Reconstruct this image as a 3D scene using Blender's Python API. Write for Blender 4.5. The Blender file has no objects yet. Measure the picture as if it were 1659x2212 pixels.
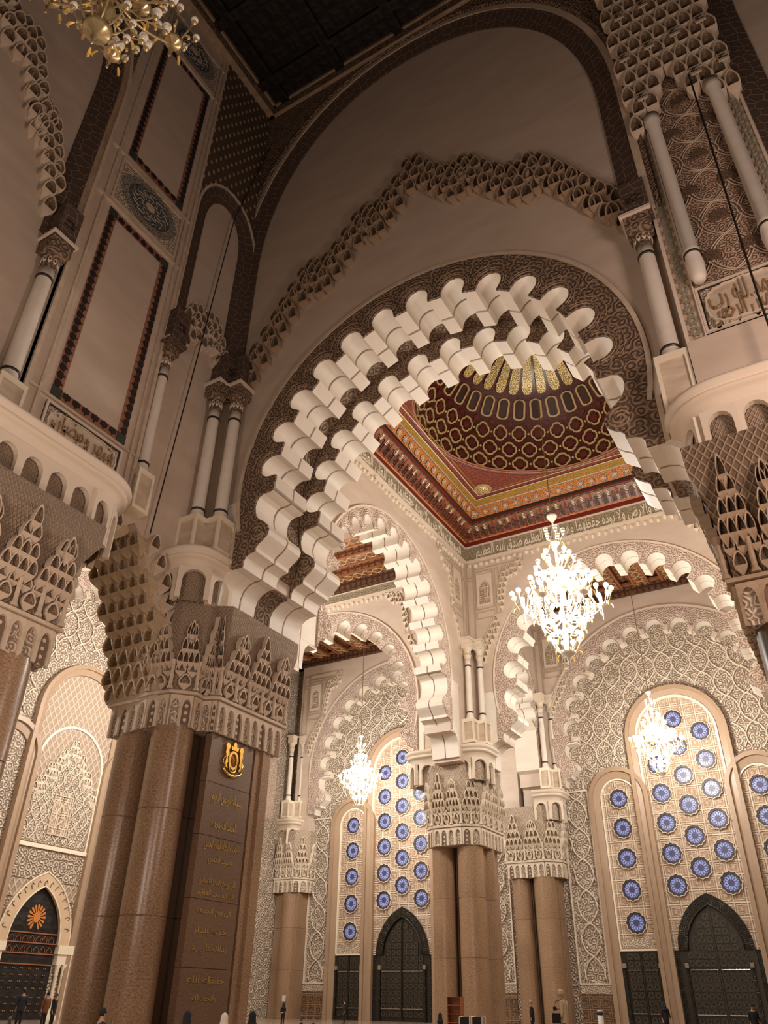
import bpy, bmesh, math, random
from mathutils import Vector, Matrix
from mathutils.geometry import tessellate_polygon
sin, cos, pi, rad = math.sin, math.cos, math.pi, math.radians
random.seed(7)
SC = bpy.context.scene
COL = SC.collection

# ------------------------------------------------------------------ camera
CAMZ = 1.5
yaw, pit, rol, FPX = rad(30.93), rad(32.54), rad(0.99), 1666.5
fw = Vector((-sin(yaw)*cos(pit), cos(yaw)*cos(pit), sin(pit)))
rt = Vector((cos(yaw), sin(yaw), 0)); upv = rt.cross(fw)
r2 = rt*cos(rol)+upv*sin(rol); u2 = -rt*sin(rol)+upv*cos(rol)
cd = bpy.data.cameras.new('camera'); cam = bpy.data.objects.new('camera', cd); COL.objects.link(cam)
cd.sensor_fit = 'HORIZONTAL'; cd.sensor_width = 36; cd.lens = FPX/1659*36
cd.clip_start = .1; cd.clip_end = 400
m = Matrix((r2, u2, -fw)).transposed().to_4x4(); m.translation = (0, 0, CAMZ)
cam.matrix_world = m
SC.camera = cam

# ------------------------------------------------------------------ world, lamps, exposure
w = bpy.data.worlds.new('world'); SC.world = w; w.use_nodes = True
bg = w.node_tree.nodes['Background']; bg.inputs[0].default_value = (1, .72, .5, 1); bg.inputs[1].default_value = 0.03
SC.view_settings.view_transform = 'Standard'; SC.view_settings.look = 'None'
SC.view_settings.gamma = 1; SC.view_settings.exposure = -0.08
SC.view_settings.use_curve_mapping = False
SC.cycles.use_denoising = True
SC.cycles.max_bounces = 5; SC.cycles.diffuse_bounces = 3; SC.cycles.glossy_bounces = 2
SC.cycles.transmission_bounces = 4; SC.cycles.sample_clamp_indirect = 6
SC.cycles.caustics_reflective = False; SC.cycles.caustics_refractive = False

def lamp(name, loc, power, col=(1, .82, .62), size=1.0, typ='POINT', rot=None, angle=None):
    l = bpy.data.lights.new(name, typ); l.energy = power; l.color = col
    if typ == 'AREA': l.size = size
    else: l.shadow_soft_size = size
    if typ == 'SPOT': l.spot_size = angle; l.spot_blend = .8
    o = bpy.data.objects.new(name, l); o.location = loc; COL.objects.link(o)
    if rot is not None: o.rotation_euler = rot
    return o
WARM = (1, .945, .875)
# the chandeliers of the aisles (one lamp inside each)
lamp('chandelier_lamp', (-13.2, 44.6, 23.6), 15500, WARM, 1.6)
lamp('chandelier_lamp', (-13.2, 67.2, 20.8), 10500, WARM, 1.2)
lamp('chandelier_lamp', (-42.2, 67.2, 20.8), 10500, WARM, 1.2)
lamp('chandelier_lamp', (-42.2, 44.0, 24.5), 12500, WARM, 1.6)
lamp('chandelier_lamp', (-42.2, 18.0, 24.5), 8000, WARM, 1.6)
# added fill lamps without fixtures, to brighten the nave walls
lamp('nave_fill_lamp', (-6, 4, 10), 3200, (1, .8, .66), 2.0)
lamp('nave_fill_lamp', (9, 14, 16), 6500, (1, .76, .66), 2.0)
lamp('nave_fill_lamp', (-17, 3, 8), 3200, (1, .8, .68), 2.0)

# ------------------------------------------------------------------ materials
def _n(nt, t, **k):
    n = nt.nodes.new(t)
    for a, b in k.items(): setattr(n, a, b)
    return n
def _math(nt, op, a, b=None, clamp=False):
    n = nt.nodes.new('ShaderNodeMath'); n.operation = op; n.use_clamp = clamp
    for i, v in enumerate((a, b)):
        if v is None: continue
        if isinstance(v, (int, float)): n.inputs[i].default_value = v
        else: nt.links.new(v, n.inputs[i])
    return n.outputs[0]
def _pat(nt, kind, s, uv):
    L = nt.links
    def vor(vec, scale, feat='F1', rnd=1.0, dist='EUCLIDEAN'):
        v = _n(nt, 'ShaderNodeTexVoronoi', feature=feat, distance=dist); v.voronoi_dimensions = '2D'
        L.new(vec, v.inputs['Vector']); v.inputs['Scale'].default_value = scale; v.inputs['Randomness'].default_value = rnd
        return v.outputs['Distance']
    def noise(vec, scale, det=3, rough=.5):
        v = _n(nt, 'ShaderNodeTexNoise'); L.new(vec, v.inputs['Vector']); v.inputs['Scale'].default_value = scale
        v.inputs['Detail'].default_value = det; v.inputs['Roughness'].default_value = rough
        return v
    def warp(amt, sc):
        nz = noise(uv, sc, 1)
        a = _n(nt, 'ShaderNodeVectorMath', operation='MULTIPLY_ADD')
        L.new(nz.outputs['Color'], a.inputs[0]); a.inputs[1].default_value = (amt, amt, 0); L.new(uv, a.inputs[2])
        return a.outputs[0]
    if kind == 'arab':       # scrollwork: rings inside warped cells
        wv = warp(.5/s, s*1.3)
        d = vor(wv, s, 'F1', .75)
        r = _math(nt, 'SINE', _math(nt, 'MULTIPLY', d, 17.0))
        e = vor(wv, s, 'DISTANCE_TO_EDGE', .75)
        e2 = _math(nt, 'MULTIPLY', _math(nt, 'SUBTRACT', .06, e), 14, True)
        r = _math(nt, 'MULTIPLY_ADD', r, .5); nt.nodes[-1].inputs[2].default_value = .5
        return _math(nt, 'MAXIMUM', r, e2)
    if kind == 'lattice':    # sebka net: crossed diagonals
        sp = _n(nt, 'ShaderNodeSeparateXYZ'); L.new(uv, sp.inputs[0])
        a = _math(nt, 'MULTIPLY', sp.outputs[0], s*6.283); b = _math(nt, 'MULTIPLY', sp.outputs[1], s*4.0)
        x = _math(nt, 'ABSOLUTE', _math(nt, 'SINE', _math(nt, 'ADD', a, b)))
        y = _math(nt, 'ABSOLUTE', _math(nt, 'SINE', _math(nt, 'SUBTRACT', a, b)))
        q = _math(nt, 'MINIMUM', x, y)
        return _math(nt, 'SUBTRACT', 1.0, _math(nt, 'MULTIPLY', q, 1.6, True), True)
    if kind == 'geo':        # star strapwork
        e = vor(uv, s, 'DISTANCE_TO_EDGE', .0)
        d = vor(uv, s, 'F1', .0, 'CHEBYCHEV')
        e2 = vor(uv, s*2.03, 'DISTANCE_TO_EDGE', .45)
        a = _math(nt, 'MULTIPLY', _math(nt, 'SUBTRACT', .08, e), 16, True)
        b = _math(nt, 'MULTIPLY', _math(nt, 'SUBTRACT', .08, e2), 16, True)
        c = _math(nt, 'SINE', _math(nt, 'MULTIPLY', d, 24)); c = _math(nt, 'MULTIPLY', c, .6, True)
        return _math(nt, 'MAXIMUM', _math(nt, 'MAXIMUM', a, b), c)
    if kind == 'scale':      # hexagonal net
        e = vor(uv, s, 'DISTANCE_TO_EDGE', .6)
        return _math(nt, 'MULTIPLY', _math(nt, 'SUBTRACT', .07, e), 18, True)
    if kind == 'dash':       # diamond field with light dashes
        sp = _n(nt, 'ShaderNodeSeparateXYZ'); L.new(uv, sp.inputs[0])
        a = _math(nt, 'SINE', _math(nt, 'MULTIPLY', sp.outputs[0], s*9.4)); b = _math(nt, 'SINE', _math(nt, 'MULTIPLY', sp.outputs[1], s*5.0))
        q = _math(nt, 'MULTIPLY', a, b); n1 = noise(uv, 5*s, 3).outputs['Fac']
        return _math(nt, 'MULTIPLY', _math(nt, 'ADD', _math(nt, 'SUBTRACT', q, .55), _math(nt, 'MULTIPLY', n1, .25)), 2.5, True)
    if kind == 'veins':
        mp = _n(nt, 'ShaderNodeMapping'); L.new(uv, mp.inputs[0]); mp.inputs['Rotation'].default_value = (0, 0, .5)
        mp.inputs['Scale'].default_value = (.4, 1.1, 1)
        a = noise(mp.outputs[0], s, 6, .62).outputs['Fac']
        return _math(nt, 'MULTIPLY', _math(nt, 'SUBTRACT', a, .34), 3.2, True)
    if kind == 'grain':
        a = noise(uv, s*22, 2, .7).outputs['Fac']
        b = noise(uv, s*.5, 3).outputs['Fac']
        return _math(nt, 'ADD', _math(nt, 'MULTIPLY', _math(nt, 'SUBTRACT', a, .3), 1.5, True), _math(nt, 'MULTIPLY', _math(nt, 'SUBTRACT', b, .5), .5))
    if kind == 'wood':
        mp = _n(nt, 'ShaderNodeMapping'); L.new(uv, mp.inputs[0]); mp.inputs['Scale'].default_value = (1, 1, 1)
        a = vor(uv, s, 'DISTANCE_TO_EDGE', .2); b = vor(uv, s*3, 'F1', .5)
        a = _math(nt, 'MULTIPLY', a, 3.5, True)
        return _math(nt, 'MULTIPLY', a, _math(nt, 'ADD', _math(nt, 'MULTIPLY', b, .9), .3), True)
    if kind == 'dots':
        d = vor(uv, s, 'F1', 0)
        return _math(nt, 'MULTIPLY', _math(nt, 'SUBTRACT', .32, d), 12, True)
    raise ValueError(kind)
MATS = {}
def mat(name, hi, lo=None, kind=None, s=1.0, rough=.7, metal=0.0, bump=0.0, spec=.5, emit=None, estr=0, alpha=1, mid=None):
    if name in MATS: return MATS[name]
    M = bpy.data.materials.new(name); M.use_nodes = True; nt = M.node_tree; b = nt.nodes['Principled BSDF']
    b.inputs['Roughness'].default_value = rough; b.inputs['Metallic'].default_value = metal
    b.inputs['Specular IOR Level'].default_value = spec
    b.inputs['Base Color'].default_value = (*hi, 1)
    if kind:
        tc = _n(nt, 'ShaderNodeTexCoord'); uv = tc.outputs['UV']
        h = _pat(nt, kind, s, uv)
        cr = _n(nt, 'ShaderNodeValToRGB'); nt.links.new(h, cr.inputs[0])
        cr.color_ramp.elements[0].color = (*(lo or hi), 1); cr.color_ramp.elements[1].color = (*hi, 1)
        if mid:
            e = cr.color_ramp.elements.new(.45); e.color = (*mid, 1)
        nt.links.new(cr.outputs[0], b.inputs['Base Color'])
        if bump:
            bp = _n(nt, 'ShaderNodeBump'); bp.inputs['Strength'].default_value = 1; bp.inputs['Distance'].default_value = bump
            nt.links.new(h, bp.inputs['Height']); nt.links.new(bp.outputs[0], b.inputs['Normal'])
    if emit:
        b.inputs['Emission Color'].default_value = (*emit, 1); b.inputs['Emission Strength'].default_value = estr
        M.cycles.emission_sampling = 'NONE'
    MATS[name] = M
    return M
MARBLE = mat('marble', (.67, .545, .44), (.59, .465, .365), 'veins', .8, .45)
WHITE = mat('pale_stone', (.85, .77, .67), (.79, .7, .59), 'veins', .9, .55)
PLAST = mat('plain_plaster', (.75, .63, .5), rough=.75)
STUC = mat('carved_plaster', (.8, .68, .54), (.42, .31, .22), 'arab', 2.2, .8, bump=.1)
STUCB = mat('carved_plaster_large', (.8, .68, .54), (.33, .23, .155), 'arab', 1.9, .8, bump=.12)
STUCF = mat('carved_plaster_fine', (.78, .66, .52), (.38, .27, .19), 'arab', 2.6, .8, bump=.06)
DOTS = mat('dotted_plaster', (.7, .58, .44), (.2, .13, .085), 'dots', 3.2, .8, bump=.04)
PINK = mat('pink_carved_band', (.76, .64, .53), (.46, .29, .22), 'arab', 2.3, .8, bump=.06)
LATT = mat('net_plaster', (.7, .56, .43), (.3, .2, .13), 'lattice', 3.0, .8, bump=.07)
LATF = mat('net_plaster_fine', (.76, .64, .5), (.42, .31, .22), 'lattice', 1.8, .8, bump=.07)
ROSP = mat('star_plaster', (.82, .69, .54), (.42, .27, .17), 'geo', .95, .8, bump=.08)
DARKC = mat('brown_carved_plaster', (.34, .23, .15), (.1, .06, .038), 'arab', 2.0, .8, bump=.06)
DARKB = mat('brown_band', (.24, .165, .115), (.085, .052, .036), 'scale', 1.9, .75, bump=.03)
DASH = mat('diamond_field', (.46, .34, .24), (.1, .062, .04), 'dash', 1.0, .8, bump=.04)
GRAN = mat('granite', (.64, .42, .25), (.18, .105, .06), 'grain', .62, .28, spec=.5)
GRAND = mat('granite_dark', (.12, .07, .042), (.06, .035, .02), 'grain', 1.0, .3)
GRANP = mat('pink_granite', (.5, .355, .235), (.34, .225, .14), 'grain', .8, .4)
TILEK = mat('black_tile', (.03, .022, .018), rough=.3)
TILER = mat('red_tile', (.33, .15, .1), rough=.4)
TILEG = mat('green_tile', (.05, .06, .05), rough=.3)
WOOD = mat('carved_cedar', (.48, .2, .085), (.1, .03, .012), 'wood', 1.3, .5, bump=.05)
WOODP = mat('cedar_beam', (.42, .17, .07), (.27, .1, .04), 'grain', .6, .5)
WOODD = mat('dark_cedar', (.2, .085, .035), (.035, .013, .006), 'wood', 1.6, .5, bump=.05)
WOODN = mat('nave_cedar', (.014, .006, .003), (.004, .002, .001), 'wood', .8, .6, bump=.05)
GOLD = mat('gold', (.95, .6, .15), rough=.28, metal=1.0)
GOLDP = mat('gilded_rib', (1, .8, .33), (.08, .035, .012), 'arab', 3.0, .4, metal=.15)
OCHRE = mat('ochre_paint', (.5, .3, .05), (.3, .17, .03), 'arab', 2.2, .5)
ORANGE = mat('orange_paint', (.72, .3, .06), (.3, .07, .02), 'arab', 3.0, .5)
REDP = mat('red_paint', (.36, .09, .06), (.09, .02, .014), 'arab', 2.2, .5)
REDD = mat('dark_red_lacquer', (.1, .016, .012), (.035, .008, .006), 'arab', 1.6, .3)
TAN = mat('tan_strap', (.52, .38, .17), rough=.5)
NAVY = mat('navy_paint', (.05, .07, .12), rough=.5)
CREAM = mat('cream_paint', (.85, .75, .58), rough=.6)
BRONZE = mat('door_bronze', (.05, .042, .03), (.02, .016, .012), 'geo', 1.25, .35, metal=.4, bump=.05)
BRONZP = mat('bronze_plain', (.05, .043, .032), rough=.35, metal=.6)
STEEL = mat('push_bar', (.55, .55, .58), rough=.2, metal=1)
ZEL = mat('carved_wainscot', (.36, .21, .11), (.08, .045, .024), 'geo', 1.1, .6, bump=.05)
GLASS = mat('blue_glass', (.24, .27, .42), rough=.25, emit=(.3, .35, .72), estr=.42)
LEADB = mat('blue_lead', (.05, .045, .1), rough=.4, emit=(.05, .055, .16), estr=.3)
LEAD = mat('window_lead', (.045, .03, .03), rough=.5)
TRAC = mat('window_tracery', (.34, .3, .36), rough=.6)
BULB = mat('lit_bulb', (1, 1, .95), rough=.4, emit=(1, .93, .82), estr=14)
JOINT = mat('joint_brown', (.36, .25, .17), rough=.8)
MURANO = mat('milk_glass', (.86, .8, .7), rough=.2, spec=.8)
AMBER = mat('amber_glass', (.85, .55, .14), rough=.15, spec=.8)
BRASSD = mat('unlit_brass_glass', (.6, .47, .25), rough=.25, metal=.6)
CABLE = mat('cable', (.012, .01, .008), rough=.6)
CHAINM = mat('gilt_chain', (.3, .2, .07), rough=.4, metal=.6)
TXTW = mat('letter_plaster', (.86, .77, .63), rough=.7)
TXTB = mat('letter_ground', (.46, .37, .24), (.24, .19, .11), 'arab', 2.4, .8, bump=.04)
TXTD = mat('letter_brown', (.34, .21, .11), rough=.5)
FLOORM = mat('floor_marble', (.42, .32, .24), (.34, .25, .18), 'veins', .5, .15)
BLUEK = mat('roundel_ground', (.16, .15, .14), (.03, .03, .032), 'arab', 2.2, .6)
SKIN = mat('skin', (.45, .25, .16), rough=.6)
CBLK = mat('black_cloth', (.015, .014, .016), rough=.9)
CNAV = mat('navy_cloth', (.02, .025, .04), rough=.9)
CBEI = mat('beige_cloth', (.68, .56, .38), rough=.9)
CWHT = mat('white_cloth', (.75, .65, .55), rough=.9)
CBRN = mat('brown_cloth', (.2, .08, .035), rough=.9)
CGRY = mat('grey_cloth', (.09, .085, .09), rough=.9)
CRED = mat('bookcase_wood', (.3, .1, .035), rough=.45)
PLW = mat('white_plastic', (.7, .7, .68), rough=.4)

# ------------------------------------------------------------------ object helpers
ORG = {}
def tag(o, label=None, cat=None, group=None, kind=None):
    if label: o['label'] = label
    if cat: o['category'] = cat
    if group: o['group'] = group
    if kind: o['kind'] = kind
    return o
def thing(name, loc, label, cat, group=None):
    o = bpy.data.objects.new(name, None); o.empty_display_size = .2; COL.objects.link(o); o.location = loc
    ORG[o.name] = Vector(loc)
    return tag(o, label, cat, group)
def org(p):
    v = Vector((0, 0, 0))
    while p is not None:
        v += p.location; p = p.parent
    return v
class MB:
    """collects faces; each vertex goes through the frame fr(u, d, z)"""
    def __init__(s, fr=None):
        s.v = []; s.f = []; s.uv = {}; s.mi = {}; s.fr = fr or (lambda x, y, z: (x, y, z))
    def add(s, vs, fs, raw=False):
        n = len(s.v); s.v += [v if raw else s.fr(*v) for v in vs]; s.f += [tuple(i+n for i in f) for f in fs]
    def box(s, a, b, c, d, e, f):
        s.add([(x, y, z) for x in (a, b) for y in (c, d) for z in (e, f)],
              [(0, 1, 3, 2), (4, 6, 7, 5), (0, 4, 5, 1), (2, 3, 7, 6), (0, 2, 6, 4), (1, 5, 7, 3)])
    def prism(s, outer, d0, d1, holes=()):
        loops = [list(outer)]+[list(h) for h in holes]
        flat = [p for l in loops for p in l]; N = len(flat)
        tr = tessellate_polygon([[Vector((p[0], p[1], 0)) for p in l] for l in loops])
        vs = [(p[0], d1, p[1]) for p in flat]+[(p[0], d0, p[1]) for p in flat]
        fs = [tuple(t) for t in tr]+[tuple(i+N for i in reversed(t)) for t in tr]
        k = 0
        for l in loops:
            n = len(l)
            for i in range(n):
                a, b = k+i, k+(i+1) % n
                fs.append((a, b, b+N, a+N))
            k += n
        s.add(vs, fs)
    def strip(s, A, B, d0, d1, dA=None, uvs=1.0, closed=False):
        """band between polylines A and B: front at d1 (A side may sit at dA), with edges"""
        n = len(A); dA = d1 if dA is None else dA
        vs = [(p[0], dA, p[1]) for p in A]+[(p[0], d1, p[1]) for p in B]+[(p[0], d0, p[1]) for p in A]+[(p[0], d0, p[1]) for p in B]
        fs = []; L = 0; base = len(s.f)
        for i in range(n if closed else n-1):
            j = (i+1) % n
            wd = math.hypot(A[i][0]-B[i][0], A[i][1]-B[i][1])
            l2 = L+math.hypot((A[j][0]+B[j][0]-A[i][0]-B[i][0])/2, (A[j][1]+B[j][1]-A[i][1]-B[i][1])/2)
            s.uv[base+len(fs)] = [(L*uvs, 0), (l2*uvs, 0), (l2*uvs, wd*uvs), (L*uvs, wd*uvs)]
            fs.append((i, j, n+j, n+i)); fs.append((2*n+i, 2*n+j, j, i)); fs.append((n+i, n+j, 3*n+j, 3*n+i))
            L = l2
        if not closed:
            fs.append((0, n, 3*n, 2*n)); fs.append((n-1, 3*n-1, 4*n-1, 2*n-1))
        s.add(vs, fs)
    def tube(s, pts, r, n=6, raw=False, closed=False):
        P = [Vector(p if raw else s.fr(*p)) for p in pts]; vs = []; fs = []; N = len(P); up = Vector((0, 0, 1))
        for i, p in enumerate(P):
            t = (P[min(i+1, N-1)]-P[max(i-1, 0)]); t = t.normalized() if t.length > 1e-9 else up
            a = t.cross(up if abs(t.z) < .95 else Vector((1, 0, 0))).normalized(); b = t.cross(a)
            rr = r[i] if isinstance(r, (list, tuple)) else r
            for k in range(n):
                vs.append(tuple(p+(a*cos(2*pi*k/n)+b*sin(2*pi*k/n))*rr))
        for i in range(N-1):
            for k in range(n):
                fs.append((i*n+k, i*n+(k+1) % n, (i+1)*n+(k+1) % n, (i+1)*n+k))
        fs.append(tuple(range(n-1, -1, -1))); fs.append(tuple((N-1)*n+k for k in range(n)))
        s.add(vs, fs, True)
    def lathe(s, c, prof, n=14, a0=0, a1=2*pi, cap=True):
        """profile [(r, z)] about the vertical axis at c=(x, y, z0)"""
        vs = []; fs = []; full = abs(a1-a0-2*pi) < 1e-6; cols = n if full else n+1
        for r, z in prof:
            for k in range(cols):
                a = a0+(a1-a0)*k/n; vs.append((c[0]+r*cos(a), c[1]+r*sin(a), c[2]+z))
        for i in range(len(prof)-1):
            for k in range(n):
                k2 = (k+1) % cols
                fs.append((i*cols+k, i*cols+k2, (i+1)*cols+k2, (i+1)*cols+k))
        if full and cap:
            if prof[0][0] > 1e-4: fs.append(tuple(range(cols-1, -1, -1)))
            if prof[-1][0] > 1e-4: fs.append(tuple((len(prof)-1)*cols+k for k in range(cols)))
        s.add(vs, fs, True)
    def sphere(s, c, r, n=8, m=6, sz=1.0):
        s.lathe(c, [(max(r*sin(pi*i/m), 1e-5), -r*sz*cos(pi*i/m)) for i in range(m+1)], n)
    def build(s, name, mt, par=None, smooth=False, loc=None, kind=None, label=None, cat=None, group=None, raw_loc=None):
        o_ = org(par) if par is not None else Vector((0, 0, 0))
        if par is None and loc is None and s.v:
            xs = [sum(v[i] for v in s.v)/len(s.v) for i in range(3)]; loc = xs
        off = Vector(loc) if loc is not None else o_
        me = bpy.data.meshes.new(name)
        me.from_pydata([tuple(Vector(v)-off) for v in s.v], [], s.f)
        bm = bmesh.new(); bm.from_mesh(me)
        ul = bm.loops.layers.uv.new('uv')
        bm.faces.ensure_lookup_table()
        for i, f in enumerate(bm.faces):
            c = s.uv.get(i)
            if c and len(c) == len(f.loops):
                for l, q in zip(f.loops, c): l[ul].uv = q
            else:
                nn = f.normal; ax = max(range(3), key=lambda k: abs(nn[k]))
                for l in f.loops:
                    p = l.vert.co+off
                    l[ul].uv = (p.y, p.z) if ax == 0 else (p.x, p.z) if ax == 1 else (p.x, p.y)
        bmesh.ops.recalc_face_normals(bm, faces=bm.faces)
        bm.to_mesh(me); bm.free()
        if smooth: me.shade_smooth()
        if smooth == 'auto':
            pass
        for q_ in (mt if isinstance(mt, (list, tuple)) else [mt]): me.materials.append(q_)
        for fi, ix in s.mi.items(): me.polygons[fi].material_index = ix
        o = bpy.data.objects.new(name, me); COL.objects.link(o)
        if par is not None:
            o.parent = par; o.location = off-o_
        else: o.location = off
        tag(o, label, cat, group, kind)
        return o
def autosmooth(me, ang=.7):
    me.shade_smooth()
    bm = bmesh.new(); bm.from_mesh(me)
    for e in bm.edges:
        if len(e.link_faces) == 2 and e.calc_face_angle(0) > ang: e.smooth = False
    bm.to_mesh(me); bm.free()
def mesh_of(mb, name, mt, smooth=False):
    """mesh data in its own local frame, for sharing"""
    o = mb.build(name, mt, loc=(0, 0, 0)); me = o.data
    if smooth: autosmooth(me)
    bpy.data.objects.remove(o)
    return me
def inst(name, me, par, mtx, label=None):
    """a part sharing mesh data, placed by a world matrix (parents are never rotated)"""
    o = bpy.data.objects.new(name, me); COL.objects.link(o); o.parent = par
    M = mtx.copy(); M.translation = M.translation-org(par)
    o.matrix_basis = M
    if label: o['label'] = label
    return o
# wall frames: u along the wall, d outwards, z up
def FY(y0): return lambda u, d, z: (u, y0-d, z)
def FX(x0): return lambda u, d, z: (x0+d, u, z)
def MY(u, y0, z, roll=0, s=1):     # matrix of the local frame (X=u, Y=-d, Z=z), roll clockwise seen from the room
    return Matrix.Translation((u, y0, z)) @ Matrix.Rotation(roll, 4, 'Y') @ Matrix.Scale(s, 4)
def MX(x0, u, z, roll=0, s=1):     # the same on a wall that faces +x
    return Matrix.Translation((x0, u, z)) @ Matrix.Rotation(pi/2, 4, 'Z') @ Matrix.Rotation(roll, 4, 'Y') @ Matrix.Scale(s, 4)
LOCF = lambda u, d, z: (u, -d, z)
def arc(cx, cz, r, a0, a1, n):     # degrees from the top, clockwise
    return [(cx+r*sin(rad(a0+(a1-a0)*i/n)), cz+r*cos(rad(a0+(a1-a0)*i/n))) for i in range(n+1)]
def tall_arch(cx, hw, z0, ztop, p=2.0, n=28):   # left foot .. right foot
    out = []
    for i in range(n+1):
        t = pi*i/n; c, s_ = cos(t), sin(t)
        out.append((cx-hw*math.copysign(abs(c)**(2/p), c), z0+(ztop-z0)*abs(s_)**(2/p)))
    return out
def pointed(cx, hw, z0, ztop, n=10):
    h = ztop-z0; R = (hw*hw+h*h)/(2*hw); out = []
    a1 = math.asin(min(1, h/R))
    L = [(cx-hw+R-R*cos(a1*i/n), z0+R*sin(a1*i/n)) for i in range(n+1)]
    return L+[(2*cx-p[0], p[1]) for p in reversed(L[:-1])]

# Arabic letters in their joined forms, laid out right to left
AR = {'ا': (0xFE8D, 2), 'ب': (0xFE8F, 4), 'ت': (0xFE95, 4), 'ة': (0xFE93, 2), 'ح': (0xFEA1, 4), 'د': (0xFEA9, 2), 'ذ': (0xFEAB, 2), 'ر': (0xFEAD, 2),
      'س': (0xFEB1, 4), 'ص': (0xFEB9, 4), 'ض': (0xFEBD, 4), 'ظ': (0xFEC5, 4), 'ع': (0xFEC9, 4), 'ف': (0xFED1, 4), 'ق': (0xFED5, 4), 'ك': (0xFED9, 4),
      'ل': (0xFEDD, 4), 'م': (0xFEE1, 4), 'ن': (0xFEE5, 4), 'ه': (0xFEE9, 4), 'و': (0xFEED, 2), 'ي': (0xFEF1, 4), 'ج': (0xFE9D, 4), 'ز': (0xFEAF, 2), 'ى': (0xFEEF, 2), 'ث': (0xFE99, 4), 'ش': (0xFEB5, 4), 'خ': (0xFEA5, 4), 'ط': (0xFEC1, 4)}
def arabic(t):
    out = []
    for wd in t.split(' '):
        wd = wd.replace('لا', '\u0001'); n = len(wd); g = ''
        for i, c in enumerate(wd):
            pj = i > 0 and wd[i-1] != '\u0001' and AR[wd[i-1]][1] == 4
            nj = i < n-1 and (c != '\u0001' and AR[c][1] == 4)
            if c == '\u0001': g += chr(0xFEFB+(1 if pj else 0)); continue
            b, k = AR[c]
            g += chr(b+((3 if nj else 1) if pj else (2 if nj else 0)) if k == 4 else b+(1 if pj else 0))
        out.append(g[::-1])
    return ' '.join(out[::-1])
def text(body, mtx, size, mt, par, ext=.03, off=.0, name='inscription', width=None, align='CENTER', sx=1):
    c = bpy.data.curves.new(name, 'FONT'); c.body = body; c.size = size; c.extrude = ext; c.offset = off
    c.align_x = align; c.align_y = 'CENTER'; c.resolution_u = 2
    o = bpy.data.objects.new(name, c); COL.objects.link(o)
    dg = bpy.context.evaluated_depsgraph_get(); me = bpy.data.meshes.new_from_object(o.evaluated_get(dg))
    bpy.data.objects.remove(o); me.materials.clear(); me.materials.append(mt); me.name = name
    if width:
        xs = [v.co.x for v in me.vertices]; k = width/(max(xs)-min(xs)); cx = (max(xs)+min(xs))/2
        for v in me.vertices: v.co.x = (v.co.x-cx)*k
    return inst(name, me, par, mtx @ Matrix.Rotation(pi/2, 4, 'X'))

# ------------------------------------------------------------------ shared pieces
def hood(w, h, dep, tip=.25, flat=False, N=8):
    """muqarnas cell: a pointed arched niche that leans out at the top and tapers to a tip"""
    o = []
    for i in range(N+1):
        x = -1+2*i/N; o.append((w/2*x*(1 if abs(x) == 1 else 1.0), -h*.42*abs(x)**1.9))
    o = [(-w/2, -h*.58)]+o+[(w/2, -h*.58)]
    bot = [(w*.46, -h*.7), (w*.2, -h*.86), (0, -h), (-w*.2, -h*.86), (-w*.46, -h*.7)]
    R = o+bot; n = len(R)
    dz = lambda z: dep*(1-max(0, (-z/h-.45)/.55)**1.3) if z < -h*.45 else dep
    na = len(o)
    ins = [(p[0]*.8, -h*.09+p[1]*.86) for p in o]+[(p[0]*.7, -h*.6) for p in bot]
    mid = [(p[0]*.62, -h*.14+p[1]*.8) for p in o]+[(p[0]*.5, -h*.56) for p in bot]
    vs = [(p[0], 0, p[1]) for p in R]+[(p[0], dz(p[1]), p[1]) for p in R]+[(p[0], dz(p[1])*.97, p[1]) for p in ins]+[(p[0], dep*.1, p[1]) for p in mid]+[(0, dep*.03, -h*.36)]
    m_ = MB(LOCF); fs = []
    for a in range(3):
        for i in range(n):
            j = (i+1) % n
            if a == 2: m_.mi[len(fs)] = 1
            fs.append((a*n+i, a*n+j, (a+1)*n+j, (a+1)*n+i))
    for i in range(n):
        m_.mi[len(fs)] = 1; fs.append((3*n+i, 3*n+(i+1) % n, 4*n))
    m_.add(vs, fs); return m_
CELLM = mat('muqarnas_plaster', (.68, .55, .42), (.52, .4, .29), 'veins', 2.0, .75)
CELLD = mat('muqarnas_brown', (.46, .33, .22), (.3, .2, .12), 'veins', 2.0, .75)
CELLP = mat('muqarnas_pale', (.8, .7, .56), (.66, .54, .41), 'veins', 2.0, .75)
INNER = {'muqarnas_plaster': mat('niche_shade_brown', (.36, .25, .16), (.12, .075, .045), 'arab', 5, .8), 'muqarnas_brown': mat('niche_shade_dark', (.2, .13, .08), (.06, .038, .024), 'arab', 5, .8),  # shade of the hollows put into their colour, over brown painted carving
         'muqarnas_pale': mat('niche_shade_tan', (.62, .47, .32), (.3, .2, .12), 'arab', 5, .8), 'muqarnas_amber': mat('niche_shade_amber', (.36, .23, .11), (.14, .08, .04), 'arab', 5, .8)}
HOOD = {}
def hoodmesh(w, h, dep, mt, flat=False):
    k = (round(w, 2), round(h, 2), round(dep, 2), mt.name, flat)
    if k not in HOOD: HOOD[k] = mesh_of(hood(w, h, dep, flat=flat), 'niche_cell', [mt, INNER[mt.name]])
    return HOOD[k]
def colonette(h, r):
    m_ = MB(); m_.lathe((0, 0, 0), [(r*1.7, 0), (r*1.7, h*.06), (r*1.1, h*.12), (r, h*.16), (r, h*.78), (r*1.25, h*.8), (r, h*.83), (r*1.3, h*.9), (r*1.8, h*.97), (r*1.8, h)], 8)
    return m_
COLM = {}
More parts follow.
